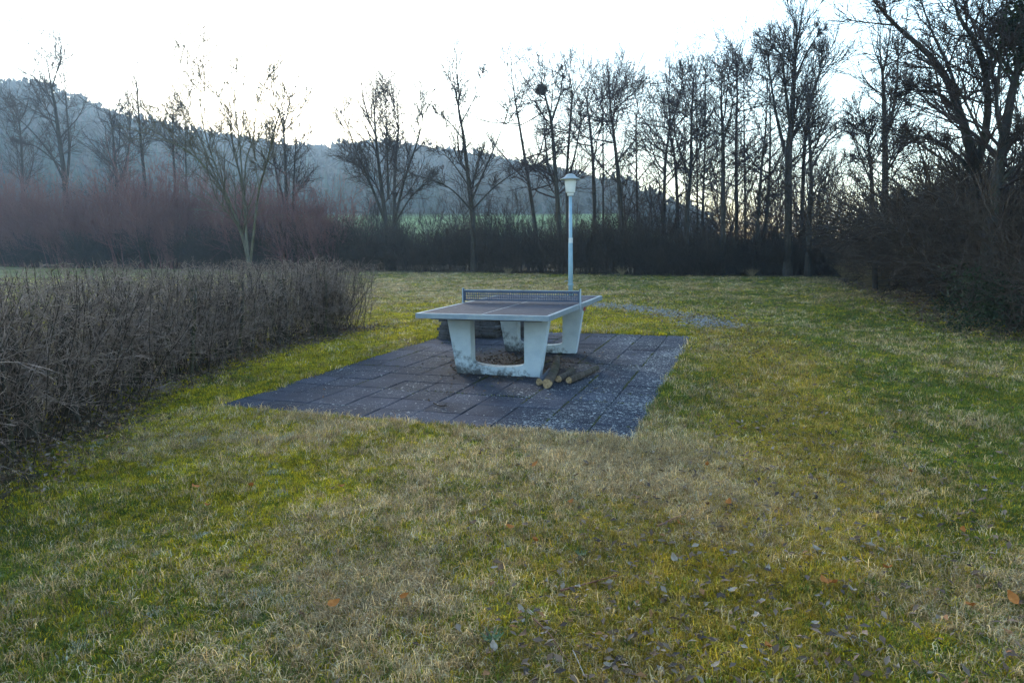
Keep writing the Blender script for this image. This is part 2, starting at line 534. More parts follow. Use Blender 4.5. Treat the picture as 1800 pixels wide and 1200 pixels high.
# ------------------------------------------------------------------ haze
def haze_box():
    x0, x1, y0, y1, z0, z1 = -1160, 1160, -1160, 1160, -1.6, 175
    V = [(x, y, z) for x in (x0, x1) for y in (y0, y1) for z in (z0, z1)]
    Fc = [(0, 1, 3, 2), (4, 6, 7, 5), (0, 4, 5, 1), (2, 3, 7, 6), (0, 2, 6, 4), (1, 5, 7, 3)]
    m = bpy.data.materials.new('haze_air'); m.use_nodes = True
    nt = m.node_tree
    for n in list(nt.nodes): nt.nodes.remove(n)
    out = nt.nodes.new('ShaderNodeOutputMaterial')
    v = nt.nodes.new('ShaderNodeVolumePrincipled')
    v.inputs['Color'].default_value = (0.58, 0.79, 1.0, 1)
    v.inputs['Density'].default_value = 0.00085
    v.inputs['Anisotropy'].default_value = 0.35
    nt.links.new(v.outputs[0], out.inputs['Volume'])
    o = link('haze', py_mesh('haze', V, Fc), m)
    tag(o, 'thin pale winter haze hanging over the whole valley', 'haze', kind='stuff')
haze_box()

# ------------------------------------------------------------------ paving slabs
def slab_mesh(name, s=0.394, h=0.045, bev=0.006, seed=0):
    g = np.random.default_rng(seed)
    a = s / 2; b = a - bev
    j = lambda: g.uniform(-0.0025, 0.0025, 2)
    V = []
    for (r_, z) in ((a, -h), (a, -bev * 0.8), (b, 0.0)):
        for sx, sy in ((-1, -1), (1, -1), (1, 1), (-1, 1)):
            d = j(); V.append((sx * r_ + d[0], sy * r_ + d[1], z))
    Fc = [(3, 2, 1, 0), (8, 9, 10, 11)]
    for k in (0, 4):
        for i in range(4):
            n = (i + 1) % 4
            Fc.append((k + i, k + n, k + 4 + n, k + 4 + i))
    return py_mesh(name, V, Fc)

def slab_material(name, lich=1.0):
    m, nt, b = new_mat(name)
    geo = nt.nodes.new('ShaderNodeNewGeometry')
    oi = nt.nodes.new('ShaderNodeObjectInfo')
    n1 = noise_node(nt, 3.0, 6, 0.65, 'World')
    n2 = noise_node(nt, 90.0, 4, 0.7, 'World')
    base = ramp(nt, n1.outputs['Fac'], [(0.30, (0.026, 0.029, 0.042)), (0.72, (0.056, 0.060, 0.079))]).outputs[0]
    var = ramp(nt, oi.outputs['Random'], [(0.0, (0.75, 0.75, 0.76)), (1.0, (1.22, 1.2, 1.22))]).outputs[0]
    base = mixc(nt, 1.0, base, var, 'MULTIPLY')
    fine = ramp(nt, n2.outputs['Fac'], [(0.3, (0.72, 0.72, 0.72)), (0.7, (1.25, 1.25, 1.25))]).outputs[0]
    base = mixc(nt, 1.0, base, fine, 'MULTIPLY')
    # pale lichen: more of it towards the open right-hand edge of the paving
    sep = nt.nodes.new('ShaderNodeSeparateXYZ'); nt.links.new(geo.outputs['Position'], sep.inputs[0])
    c, s = math.cos(TYAW), math.sin(TYAW)
    dot = node(nt, 'ShaderNodeVectorMath', operation='DOT_PRODUCT')
    nt.links.new(geo.outputs['Position'], dot.inputs[0]); dot.inputs[1].default_value = (c, s, 0)
    off = c * TX + s * TY
    mr = node(nt, 'ShaderNodeMapRange'); nt.links.new(dot.outputs['Value'], mr.inputs['Value'])
    mr.inputs['From Min'].default_value = off + 0.2; mr.inputs['From Max'].default_value = off + 1.95
    mr.inputs['To Min'].default_value = 0.0; mr.inputs['To Max'].default_value = 0.075 * lich
    tot = None
    for sc, lo, hi in ((26.0, 0.648, 0.69), (90.0, 0.655, 0.69)):
        nn = noise_node(nt, sc, 3, 0.55, 'World')
        nb = noise_node(nt, 1.4, 3, 0.5, 'World')
        ad = node(nt, 'ShaderNodeMath', operation='ADD'); nt.links.new(nn.outputs['Fac'], ad.inputs[0]); nt.links.new(mr.outputs[0], ad.inputs[1])
        mm = node(nt, 'ShaderNodeMath', operation='MULTIPLY_ADD'); nt.links.new(nb.outputs['Fac'], mm.inputs[0]); mm.inputs[1].default_value = 0.25; mm.inputs[2].default_value = -0.125
        a2 = node(nt, 'ShaderNodeMath', operation='ADD'); nt.links.new(ad.outputs[0], a2.inputs[0]); nt.links.new(mm.outputs[0], a2.inputs[1])
        rr_ = ramp(nt, a2.outputs[0], [(lo, (0, 0, 0)), (hi, (1, 1, 1))]).outputs[0]
        tot = rr_ if tot is None else mixc(nt, 1.0, tot, rr_, 'ADD')
    col = mixc(nt, tot, base, (0.27, 0.28, 0.28))
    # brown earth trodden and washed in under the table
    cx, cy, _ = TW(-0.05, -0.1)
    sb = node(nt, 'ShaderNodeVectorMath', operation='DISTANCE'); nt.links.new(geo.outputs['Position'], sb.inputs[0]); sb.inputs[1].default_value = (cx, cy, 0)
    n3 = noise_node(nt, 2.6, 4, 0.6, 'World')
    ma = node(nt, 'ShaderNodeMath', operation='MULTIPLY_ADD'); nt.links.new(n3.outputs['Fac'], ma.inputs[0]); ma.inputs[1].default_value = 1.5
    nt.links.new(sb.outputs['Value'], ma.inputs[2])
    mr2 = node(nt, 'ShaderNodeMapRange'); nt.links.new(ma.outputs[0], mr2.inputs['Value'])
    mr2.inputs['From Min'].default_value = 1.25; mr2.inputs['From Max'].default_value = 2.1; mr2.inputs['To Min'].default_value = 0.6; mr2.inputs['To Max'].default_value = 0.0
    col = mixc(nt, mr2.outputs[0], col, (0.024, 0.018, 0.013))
    nt.links.new(col, b.inputs['Base Color'])
    b.inputs['Roughness'].default_value = 0.92
    b.inputs['Specular IOR Level'].default_value = 0.08
    bump(nt, b, n2.outputs['Fac'], 0.35, 0.004)
    return m
MAT['slab'] = slab_material('weathered_concrete_slab')
MAT['slab_stack'] = simple_mat('stacked_slab', (0.018, 0.018, 0.021), (0.12, 0.115, 0.115), 9.0, 0.9, bs=0.5)

pave = empty('pavement', TW(0, 0, 0), TYAW)
tag(pave, 'square of dark lichen-spotted concrete slabs under the table', 'pavement', kind='structure')
sm = [slab_mesh('paving_slab', seed=k) for k in range(5)]
for i in range(10):
    for j in range(15):
        o = link('paving_slab', sm[(i * 7 + j * 3) % 5], MAT['slab'], pave)
        o.location = (SX0 + 0.2 + i * 0.4 + random.uniform(-.002, .002), SY0 + 0.2 + j * 0.4 + random.uniform(-.002, .002), 0.006 + random.uniform(-.004, .004))
        o.rotation_euler = (random.uniform(-.008, .008), random.uniform(-.008, .008), random.choice((0, 1, 2, 3)) * math.pi / 2 + random.uniform(-.006, .006))

# ------------------------------------------------------------------ boxes and lathes
def box_data(x0, x1, y0, y1, z0, z1):
    V = [(x, y, z) for z in (z0, z1) for y in (y0, y1) for x in (x0, x1)]
    Fc = [(0, 2, 3, 1), (4, 5, 7, 6), (0, 1, 5, 4), (2, 6, 7, 3), (0, 4, 6, 2), (1, 3, 7, 5)]
    return V, Fc

def boxes_mesh(name, L):
    V, Fc = [], []
    for b in L:
        v, f = box_data(*b); o = len(V)
        V += v; Fc += [tuple(i + o for i in q_) for q_ in f]
    return py_mesh(name, V, Fc)

def bevel(o, w, seg=2):
    m = o.modifiers.new('bevel', 'BEVEL'); m.width = w; m.segments = seg; m.limit_method = 'ANGLE'
    return o

def lathe(name, prof, n=24, smooth=True):
    V, Fc = [], []
    for (r_, z) in prof:
        for k in range(n):
            a = 2 * math.pi * k / n
            V.append((r_ * math.cos(a), r_ * math.sin(a), z))
    for i in range(len(prof) - 1):
        for k in range(n):
            k2 = (k + 1) % n
            Fc.append((i * n + k, i * n + k2, (i + 1) * n + k2, (i + 1) * n + k))
    Fc.append(tuple(range(n - 1, -1, -1))); Fc.append(tuple((len(prof) - 1) * n + k for k in range(n)))
    me = py_mesh(name, V, Fc, smooth)
    me.polygons[len(me.polygons) - 1].use_smooth = False
    me.polygons[len(me.polygons) - 2].use_smooth = False
    return me

# ------------------------------------------------------------------ ping pong table
def concrete_leg_mat():
    m, nt, b = new_mat('painted_concrete')
    n1 = noise_node(nt, 5.0, 6, 0.65)
    base = ramp(nt, n1.outputs['Fac'], [(0.3, (0.38, 0.46, 0.53)), (0.7, (0.52, 0.60, 0.65))]).outputs[0]
    tc = nt.nodes.new('ShaderNodeTexCoord'); sep = nt.nodes.new('ShaderNodeSeparateXYZ'); nt.links.new(tc.outputs['Object'], sep.inputs[0])
    # black algae stains, on the foot and the damp left-hand side of the near frame
    n2 = noise_node(nt, 9.0, 6, 0.75)
    a = node(nt, 'ShaderNodeMath', operation='MULTIPLY_ADD'); nt.links.new(sep.outputs['Z'], a.inputs[0]); a.inputs[1].default_value = -0.95; a.inputs[2].default_value = 0.13
    a2 = node(nt, 'ShaderNodeMath', operation='MULTIPLY_ADD'); nt.links.new(sep.outputs['X'], a2.inputs[0]); a2.inputs[1].default_value = -0.26; nt.links.new(a.outputs[0], a2.inputs[2])
    a4 = node(nt, 'ShaderNodeMath', operation='MULTIPLY_ADD'); nt.links.new(sep.outputs['Y'], a4.inputs[0]); a4.inputs[1].default_value = -0.07; nt.links.new(a2.outputs[0], a4.inputs[2])
    a3 = node(nt, 'ShaderNodeMath', operation='ADD'); nt.links.new(n2.outputs['Fac'], a3.inputs[0]); nt.links.new(a4.outputs[0], a3.inputs[1])
    f = ramp(nt, a3.outputs[0], [(0.52, (0, 0, 0)), (0.72, (1, 1, 1))]).outputs[0]
    col = mixc(nt, f, base, (0.075, 0.08, 0.085))
    nt.links.new(col, b.inputs['Base Color'])
    b.inputs['Roughness'].default_value = 0.8
    n3 = noise_node(nt, 70, 4, 0.6)
    bump(nt, b, n3.outputs['Fac'], 0.25, 0.004)
    return m
MAT['leg'] = concrete_leg_mat()

def top_mat():
    m, nt, b = new_mat('worn_table_surface')
    n1 = noise_node(nt, 4.0, 6, 0.65, 'Object', (0.5, 3.0, 1))
    base = ramp(nt, n1.outputs['Fac'], [(0.3, (0.020, 0.024, 0.038)), (0.7, (0.045, 0.051, 0.074))]).outputs[0]
    n2 = noise_node(nt, 26.0, 4, 0.6, 'Object', (0.35, 1.6, 1))
    f = ramp(nt, n2.outputs['Fac'], [(0.66, (0, 0, 0)), (0.70, (0.8, 0.8, 0.8))]).outputs[0]
    col = mixc(nt, f, base, (0.34, 0.36, 0.38))
    nt.links.new(col, b.inputs['Base Color'])
    b.inputs['Roughness'].default_value = 0.85
    b.inputs['Specular IOR Level'].default_value = 0.12
    n3 = noise_node(nt, 90, 4, 0.6)
    bump(nt, b, n3.outputs['Fac'], 0.3, 0.003)
    return m
MAT['top'] = top_mat()
MAT['trim'] = simple_mat('table_edge_metal', (0.20, 0.25, 0.30), (0.31, 0.36, 0.40), 7.0, 0.45, 0.25)
MAT['under'] = simple_mat('table_underside', (0.05, 0.05, 0.052), (0.10, 0.10, 0.105), 5.0, 0.9)
MAT['line'] = simple_mat('white_line', (0.20, 0.21, 0.22), (0.48, 0.49, 0.50), 20.0, 0.7)
MAT['net'] = simple_mat('blue_grey_net_steel', (0.055, 0.075, 0.12), (0.095, 0.12, 0.18), 8.0, 0.5, 0.3)
MAT['net_light'] = simple_mat('pale_net_steel', (0.30, 0.37, 0.46), (0.42, 0.49, 0.56), 8.0, 0.45, 0.3)
MAT['red'] = simple_mat('faded_red', (0.30, 0.05, 0.06), (0.42, 0.09, 0.09), 12.0, 0.6)

table = empty('ping_pong_table', TW(0, 0, 0.006), TYAW)
tag(table, 'outdoor concrete ping pong table with steel net and pale trapezoid legs', 'table')
ZT = 0.752
for s in (-1, 1):
    y0, y1 = sorted((s * 0.012, s * 1.352))
    tt = bevel(link('table_top', boxes_mesh('table_top', [(-0.746, 0.746, y0, y1, ZT - 0.052, ZT - 0.001)]), MAT['top'], table), 0.003)
    link('underside_slab', boxes_mesh('underside_slab', [(-0.64, 0.64, min(s * 0.02, s * 1.24), max(s * 0.02, s * 1.24), ZT - 0.078, ZT - 0.053)]), MAT['under'], table)
    # metal edging: one end, two sides
    ye0, ye1 = sorted((s * 1.3525, s * 1.370))
    bevel(link('edge_trim', boxes_mesh('edge_trim', [(-0.7605, 0.7605, ye0, ye1, ZT - 0.054, ZT + 0.001)]), MAT['trim'], table), 0.002)
    for sx in (-1, 1):
        xe0, xe1 = sorted((sx * 0.7465, sx * 0.7625))
        ys0, ys1 = sorted((s * 0.026, s * 1.3515))
        bevel(link('edge_trim', boxes_mesh('edge_trim', [(xe0, xe1, ys0, ys1, ZT - 0.054, ZT + 0.001)]), MAT['trim'], table), 0.002)
        link('side_line', boxes_mesh('side_line', [(min(sx * 0.726, sx * 0.744), max(sx * 0.726, sx * 0.744), min(s * 0.03, s * 1.33), max(s * 0.03, s * 1.33), ZT - 0.002, ZT + 0.0005)]), MAT['line'], table)
    link('end_line', boxes_mesh('end_line', [(-0.744, 0.744, min(s * 1.332, s * 1.35), max(s * 1.332, s * 1.35), ZT - 0.002, ZT + 0.0005)]), MAT['line'], table)
    link('center_line', boxes_mesh('center_line', [(-0.0035, 0.0035, min(s * 0.05, s * 1.33), max(s * 0.05, s * 1.33), ZT - 0.002, ZT + 0.0008)]), MAT['line'], table)

def frame_mesh(name, th=0.15):
    """U-shaped concrete support: two tapering legs joined by a sagging foot beam"""
    zt = ZT - 0.078 - 0.004
    out = [(-0.505, 0.0), (0.505, 0.0), (0.618, zt)]
    inner = [(0.325, zt), (0.322, 0.30), (0.322, 0.165)]
    arc = [(0.322 * math.cos(a), 0.155 - 0.055 * math.sin(a)) for a in np.linspace(0, math.pi, 13)][1:-1]
    prof = out + inner + arc + [(-0.322, 0.165), (-0.322, 0.30), (-0.325, zt), (-0.618, zt)]
    n = len(prof)
    V = [(x, -th / 2, z) for x, z in prof] + [(x * 0.985, th / 2, z) for x, z in prof]
    import bmesh
    bm = bmesh.new()
    vs = [bm.verts.new(v) for v in V]
    f1 = bm.faces.new(vs[:n]); f2 = bm.faces.new(list(reversed(vs[n:])))
    for i in range(n):
        k = (i + 1) % n
        bm.faces.new((vs[i], vs[n + i], vs[n + k], vs[k]))
    bmesh.ops.recalc_face_normals(bm, faces=bm.faces)
    bmesh.ops.triangulate(bm, faces=[f1, f2])
    me = bpy.data.meshes.new(name); bm.to_mesh(me); bm.free()
    return me
for y in (-0.80, 0.90):
    fr = link('support_frame', frame_mesh('support_frame', 0.13), MAT['leg'], table)
    fr.location = (0, y, 0)
    m = bevel(fr, 0.008)
    if y > 0:
        rp = link('red_plate', boxes_mesh('red_plate', [(0.604, 0.620, -0.035, 0.035, 0.585, 0.635)]), MAT['red'], fr)

# net: perforated steel sheet on two end brackets
def net_mesh():
    L = []
    x0, x1 = -0.752, 0.752
    zs = [0.785, 0.806, 0.826, 0.836, 0.856, 0.866, 0.886, 0.915]      # solid / hole rows alternate
    th = 0.0025
    for k in (0, 2, 4, 6):
        L.append((x0, x1, -th, th, zs[k], zs[k + 1]))
    ncol = 50; pitch = (x1 - x0 - 0.03) / ncol
    for k in (1, 3, 5):
        L.append((x0, x0 + 0.02, -th, th, zs[k], zs[k + 1])); L.append((x1 - 0.02, x1, -th, th, zs[k], zs[k + 1]))
        for c in range(ncol):
            xx = x0 + 0.02 + (c + 0.0) * pitch
            if c: L.append((xx - 0.005, xx + 0.005, -th, th, zs[k], zs[k + 1]))
    return boxes_mesh('net', L)
net = link('net', net_mesh(), MAT['net'], table)
net.location.z = -0.006
tag(net, 'blue-grey perforated steel net')
link('top_rail', boxes_mesh('top_rail', [(-0.752, 0.752, -0.007, 0.007, 0.9155, 0.9225)]), MAT['net_light'], net)
for sx in (-1, 1):
    V = []; 
    for x in (sx * 0.764, sx * 0.776):
        V += [(x, -0.024, 0.67), (x, 0.024, 0.67), (x, 0.024, 0.76), (x, 0.016, 0.945), (x, -0.016, 0.945), (x, -0.024, 0.76)]
    Fc = [(0, 1, 2, 3, 4, 5), (11, 10, 9, 8, 7, 6)] + [(i, i + 6, (i + 1) % 6 + 6, (i + 1) % 6) for i in range(6)]
    me = py_mesh('net_bracket', V, Fc)
    link('net_bracket', me, MAT['net_light'], net)
    link('bracket_flange', boxes_mesh('bracket_flange', [(min(sx * 0.753, sx * 0.7635), max(sx * 0.753, sx * 0.7635), -0.012, 0.012, 0.762, 0.94)]), MAT['net'], net)

# ------------------------------------------------------------------ stacked spare slabs behind the table
g = np.random.default_rng(3)
for si, (sx, sy, cnt, rz0, place) in enumerate(((-1.74, 1.93, 8, 0.05, 'left'), (-1.30, 2.22, 7, -0.04, 'middle'), (-0.86, 2.42, 6, 0.06, 'right'))):
    zz = 0.012
    nm = ('tallest', 'middle', 'lowest')[si]
    for k in range(cnt):
        o = link('stacked_slab', slab_mesh('stacked_slab', 0.40, 0.043, 0.006, 40 + si * 10 + k), MAT['slab_stack'])
        zz += 0.044
        p = TW(sx + g.uniform(-.045, .045), sy + g.uniform(-.045, .045), zz)
        o.location = p.tolist(); o.rotation_euler = (0, 0, TYAW + rz0 + g.uniform(-.16, .16))
        zz += 0.001
        tag(o, f'dark square concrete slab piled in the {nm} of three stacks behind the table', 'slab', f'spare slabs in the {nm} stack')

# ------------------------------------------------------------------ logs beside the table leg
MAT['logbark'] = bark_mat('log_bark', (0.022, 0.017, 0.014), (0.115, 0.092, 0.076), (0.04, 0.045, 0.015), 22, 1.0)
MAT['logbark_pale'] = bark_mat('pale_log_bark', (0.05, 0.058, 0.075), (0.13, 0.145, 0.18), None, 12, 0.5)
def log(a, b, r0, r1, label, mat, seed, wood='cutwood'):
    g = np.random.default_rng(seed)
    a = np.array(a); b = np.array(b); n = 12; s = 14
    L = np.linalg.norm(b - a); d = (b - a) / L
    up = np.array([0, 0, 1.0]); sd = np.cross(d, up); sd /= np.linalg.norm(sd); up = np.cross(sd, d)
    V, Fc = [], []
    for i in range(n):
        t = i / (n - 1); rr_ = r0 * (1 - t) + r1 * t
        bow = 0.02 * L * math.sin(math.pi * t) * g.uniform(0.8, 1.2)
        for k in range(s):
            th = 2 * math.pi * k / s
            q_ = rr_ * (1 + 0.07 * math.sin(3 * th + seed) + g.normal(0, 0.025))
            V.append(d * L * t + sd * (math.cos(th) * q_ + bow) + up * math.sin(th) * q_)
    for i in range(n - 1):
        for k in range(s):
            k2 = (k + 1) % s
            Fc.append((i * s + k, i * s + k2, (i + 1) * s + k2, (i + 1) * s + k))
    o = empty('log', a)
    link('bark', py_mesh('bark', V, Fc, True), mat, o)
    for (i, nm) in ((0, 'cut_end'), (n - 1, 'cut_end')):
        ring = np.array([V[i * s + k] for k in range(s)]); c = ring.mean(0)
        sgn = -1 if i == 0 else 1
        ring = c + (ring - c) * 0.97 + d * 0.002 * sgn
        v = [c + d * 0.006 * sgn] + list(ring)
        f = [(0, 1 + (k + 1) % s, 1 + k) if sgn < 0 else (0, 1 + k, 1 + (k + 1) % s) for k in range(s)]
        link(nm, py_mesh(nm, v, f), MAT[wood], o)
    tag(o, label, 'log', 'logs lying beside the table leg')
    return o
ZS = 0.012
log(G(962, 674, 0.062).tolist()[:2] + [0.062], TW(0.50, -0.12, 0.105), 0.052, 0.043, 'longest brown log with split end slanting up the little log pile', MAT['logbark'], 1)
log(G(948, 671, 0.048).tolist()[:2] + [0.048], TW(0.56, -0.62, 0.045), 0.038, 0.034, 'pale bluish barkless log tight against the table leg', MAT['logbark_pale'], 2)
log(G(982, 666, 0.048).tolist()[:2] + [0.048], TW(0.80, -0.52, 0.046), 0.037, 0.034, 'short mossy log between the longest log and the forked log', MAT['logbark'], 3)
log(G(1000, 668, 0.048).tolist()[:2] + [0.048], TW(1.04, -0.30, 0.046), 0.037, 0.030, 'thin crooked log with pale round cut end pointing off the pile', MAT['logbark'], 4)
log(TW(0.72, -0.98, 0.034), TW(0.92, -0.60, 0.034), 0.022, 0.018, 'thinnest stick lying low behind the pale log ends', MAT['logbark'], 6)

# ------------------------------------------------------------------ street lamp
LD = G(1003, 528)[1]
lx_, ly_ = G(1003, 528)[:2]
zl = lambda py: float(D(1003, py, LD)[2])
MAT['post'] = simple_mat('pale_blue_post_paint', (0.22, 0.36, 0.47), (0.32, 0.46, 0.57), 5.0, 0.5, 0.1)
MAT['hat'] = simple_mat('grey_lamp_hat', (0.26, 0.29, 0.31), (0.38, 0.41, 0.43), 6.0, 0.5, 0.2)
def opal():
    m, nt, b = new_mat('opal_lamp_glass')
    n1 = noise_node(nt, 8, 4)
    col = ramp(nt, n1.outputs['Fac'], [(0.3, (0.82, 0.84, 0.84)), (0.7, (0.93, 0.93, 0.92))]).outputs[0]
    nt.links.new(col, b.inputs['Base Color']); b.inputs['Roughness'].default_value = 0.35
    t = nt.nodes.new('ShaderNodeBsdfTranslucent'); nt.links.new(col, t.inputs['Color'])
    ms = nt.nodes.new('ShaderNodeMixShader'); ms.inputs[0].default_value = 0.2
    nt.links.new(b.outputs[0], ms.inputs[1]); nt.links.new(t.outputs[0], ms.inputs[2])
    nt.links.new(ms.outputs[0], nt.nodes['Material Output'].inputs['Surface'])
    return m
MAT['opal'] = opal()
lamp = empty('street_lamp', (lx_, ly_, 0))
tag(lamp, 'pale blue lamp post with hat-topped opal lantern standing behind the table', 'street lamp')
zc = zl(427); zb = zl(344)
link('post', lathe('post', [(0.060, -0.05), (0.060, 0.9), (0.055, zc), (0.045, zc + 0.03), (0.041, zb)]), MAT['post'], lamp)
zk = zl(500)
link('collar', lathe('collar', [(0.066, zk - 0.02), (0.078, zk - 0.016), (0.078, zk + 0.012), (0.064, zk + 0.016)]), MAT['post'], lamp)
Tb = Tubes(); Tb.add(np.array([[[-0.06, 0, zk + 0.09], [-0.13, 0, zk + 0.10], [-0.16, 0, zk + 0.06]]]), np.full((1, 3), 0.008), 6)
link('hook', Tb.mesh('hook'), MAT['hat'], lamp)
zs_ = zl(423)
V = []; n = 10
for z in (zs_ - 0.06, zs_ + 0.07):
    for k in range(n):
        a = R(-150 + 130 * k / (n - 1)); V.append((0.060 * math.cos(a), 0.060 * math.sin(a), z + 0.012 * ((k % 3) - 1)))
link('sticker', py_mesh('sticker', V, [(k, k + 1, n + k + 1, n + k) for k in range(n - 1)]), simple_mat('torn_white_paper', (0.5, 0.52, 0.54), (0.75, 0.76, 0.77), 30.0, 0.8), lamp)
lan = link('lantern_shade', lathe('lantern_shade', [(0.085, zb + 0.075), (0.115, zb + 0.078), (0.118, zb + 0.085), (0.150, zl(316)), (0.148, zl(315))], 28), MAT['opal'], lamp)
link('lantern_base', lathe('lantern_base', [(0.05, zb - 0.01), (0.083, zb), (0.083, zb + 0.074)], 24), simple_mat('white_lamp_socket', (0.6, 0.62, 0.63), (0.72, 0.74, 0.75), 6, 0.5), lamp)
zh = zl(316)
link('lantern_hat', lathe('lantern_hat', [(0.10, zh + 0.004), (0.26, zh + 0.000), (0.268, zh + 0.010), (0.20, zh + 0.045), (0.135, zh + 0.075), (0.125, zh + 0.10), (0.09, zh + 0.135), (0.03, zh + 0.15)], 32), MAT['hat'], lamp)

# ------------------------------------------------------------------ bare trees
def bare_tree(name, depth, stems, label, cat='tree', group=None, bark='bark', twig='twig', seed=0, n1=21, n2=9, n3=3.2, L1=0.36, L2=0.60, L3=0.9,
              ang1=(52, 12), up1=0.10, up2=0.08, t1=0.22, dz=0.10, rmin=0.006, shape=None, wig=0.10, thin=0.66):
    """stems: list of (pixel path, base radius, tip radius); the path is laid at the tree's depth and bowed in depth"""
    g = np.random.default_rng(100 + seed)
    base_px = stems[0][0][0]
    u = ray(*base_px)[0]
    if depth is None or isinstance(depth, tuple):
        depth = line_y(ray(*base_px)[0] / ray(*base_px)[1], depth[0] if depth else 2.0)
    b0 = D(*base_px, depth); b0[2] = 0.0
    P0, R0 = [], []
    for si, (px, ra, rb) in enumerate(stems):
        bow = 0.0 if si == 0 else g.normal(0, dz)
        pts = []
        Lz = abs(px[0][1] - px[-1][1]) / F * depth
        for k, p in enumerate(px):
            t = k / (len(px) - 1)
            q_ = D(*p, depth + bow * Lz * 3 * t + g.normal(0, 0.02) * Lz * (t > 0))
            pts.append(q_)
        if si == 0 or px[0] == base_px:
            pts[0] = b0 + np.array([0, 0, -0.15])
        P0.append(resample(pts, 15))
        ra, rb = ra * thin, min(rb * 0.4, 0.011)
        R0.append(np.interp(np.linspace(0, 1, 15), [0, 0.1, 0.6, 1], [ra * 1.35 if si == 0 else ra, ra, ra * 0.52 + rb * 0.3, rb]))
    P0 = np.array(P0); R0 = np.array(R0)
    root = empty(name, b0)
    tr = Tubes(); tr.add(P0, R0, 8)
    link('trunk', tr.mesh('trunk', b0), MAT[bark], root)
    cr = Tubes()
    lens = np.linalg.norm(np.diff(P0, axis=1), axis=2).sum(1)
    for i in range(len(P0)):
        k1 = max(5, n1 * (lens[i] / lens.max()) ** 0.7)
        tt0 = t1 if i == 0 else 0.25
        P1, r1 = sprout(P0[i:i + 1], R0[i:i + 1], k1, tt0, 1.0, ang1, L1 * (1 if i == 0 else 0.85), 6, wig, up1, 0.55, 0.3, rmin * 1.3, g, shape)
        Pt, rt_ = sprout(P0[i:i + 1], R0[i:i + 1], 5, 0.70, 0.99, (30, 10), L1 * 1.0, 6, wig, up1, 0.8, 0.3, rmin, g, lambda t: 0.75 + 0 * t)
        P1 = np.concatenate([P1, Pt]); r1 = np.concatenate([r1, rt_])
        cr.add(P1, r1, 4)
        P2, r2 = sprout(P1, r1, n2, 0.12, 1.0, (40, 12), L2, 4, wig * 1.1, up2, 0.6, 0.4, rmin * 1.15, g)
        cr.add(P2, r2, 3)
        P3, r3 = sprout(P2, r2, n3, 0.08, 1.0, (36, 14), L3, 1, wig * 1.2, up2, 0.7, 0.5, rmin * 0.8, g)
        cr.add(P3, r3, 3)
    link('crown', cr.mesh('crown', b0), MAT[twig], root)
    tag(root, label, cat, group)
    return root, cr.tris()

TRIS = 0
def T(*a, **k):
    global TRIS
    r_, t_ = bare_tree(*a, **k); TRIS += t_
    return r_

# hazy trees on the left, beyond the red shrubs
T('bare_tree', (5,), [([(118, 458), (115, 330), (105, 250), (97, 190), (88, 140), (80, 92)], .36, .03), ([(116, 335), (122, 260), (116, 180), (112, 115)], .20, .03), ([(114, 320), (88, 270), (50, 225), (15, 195)], .16, .03), ([(115, 300), (70, 262), (40, 250)], .12, .03)],
  'broad bare tree in front of the high left end of the hill', seed=1, rmin=0.017, n1=18)
T('bare_tree', (7,), [([(40, 456), (40, 330), (36, 235), (30, 190)], .25, .03)], 'slim bare tree beside the broad tree at the high end of the hill', seed=2, rmin=0.013)
T('bare_tree', (8,), [([(208, 457), (206, 340), (200, 250), (190, 175)], .26, .03), ([(207, 350), (225, 270), (230, 200)], .18, .03)], 'rounded bare tree between the broad hillside tree and the pole-like tree', seed=3, rmin=0.013)
T('bare_tree', (6,), [([(258, 457), (255, 330), (248, 255), (243, 190), (238, 118)], .26, .05)], 'tall pole-like bare tree with a thin bare spire', seed=4, rmin=0.012, L1=0.22, n1=18, t1=0.35)
T('bare_tree', (9,), [([(312, 456), (308, 330), (304, 250), (304, 180)], .24, .04)], 'slender pole tree seen behind the left limb of the forked tree', seed=5, rmin=0.012, L1=0.2, t1=0.4)
T('bare_tree', (8,), [([(332, 456), (327, 300), (326, 205)], .17, .03)], 'thinner pole tree next to the slender pole tree behind the forked tree', seed=6, rmin=0.012, L1=0.2, t1=0.4)
T('bare_tree', (5,), [([(505, 458), (503, 340), (500, 255), (497, 185)], .22, .03), ([(512, 440), (517, 310), (521, 235)], .15, .03), ([(503, 370), (485, 300), (478, 240)], .14, .03)], 'dark bushy bare tree between the forked tree and the twin-stemmed tree', seed=7, rmin=0.014)
# forked pale tree behind the hedge
T('forked_tree', 19.5, [([(441, 530), (437, 462), (426, 415), (405, 362), (385, 325), (345, 277), (302, 250), (262, 226)], .13, .022),
   ([(437, 470), (432, 400), (427, 330), (412, 270), (402, 215), (378, 160)], .095, .018), ([(427, 330), (421, 250), (412, 180), (416, 112)], .06, .014),
   ([(438, 480), (447, 400), (455, 335), (468, 290), (482, 232), (500, 168)], .085, .018), ([(430, 345), (432, 285), (446, 240), (452, 185), (472, 132)], .055, .014),
   ([(410, 372), (382, 300), (362, 240), (352, 180), (357, 96)], .06, .013), ([(385, 325), (350, 240), (322, 180), (306, 105)], .04, .01)],
  'pale mossy tree forking low into spreading stems right behind the clipped hedge', bark='bark_moss', twig='twig_pale', seed=8, n1=14, n2=7, n3=3, L1=0.36, thin=0.44, ang1=(34, 10), rmin=0.0075, up1=0.12)
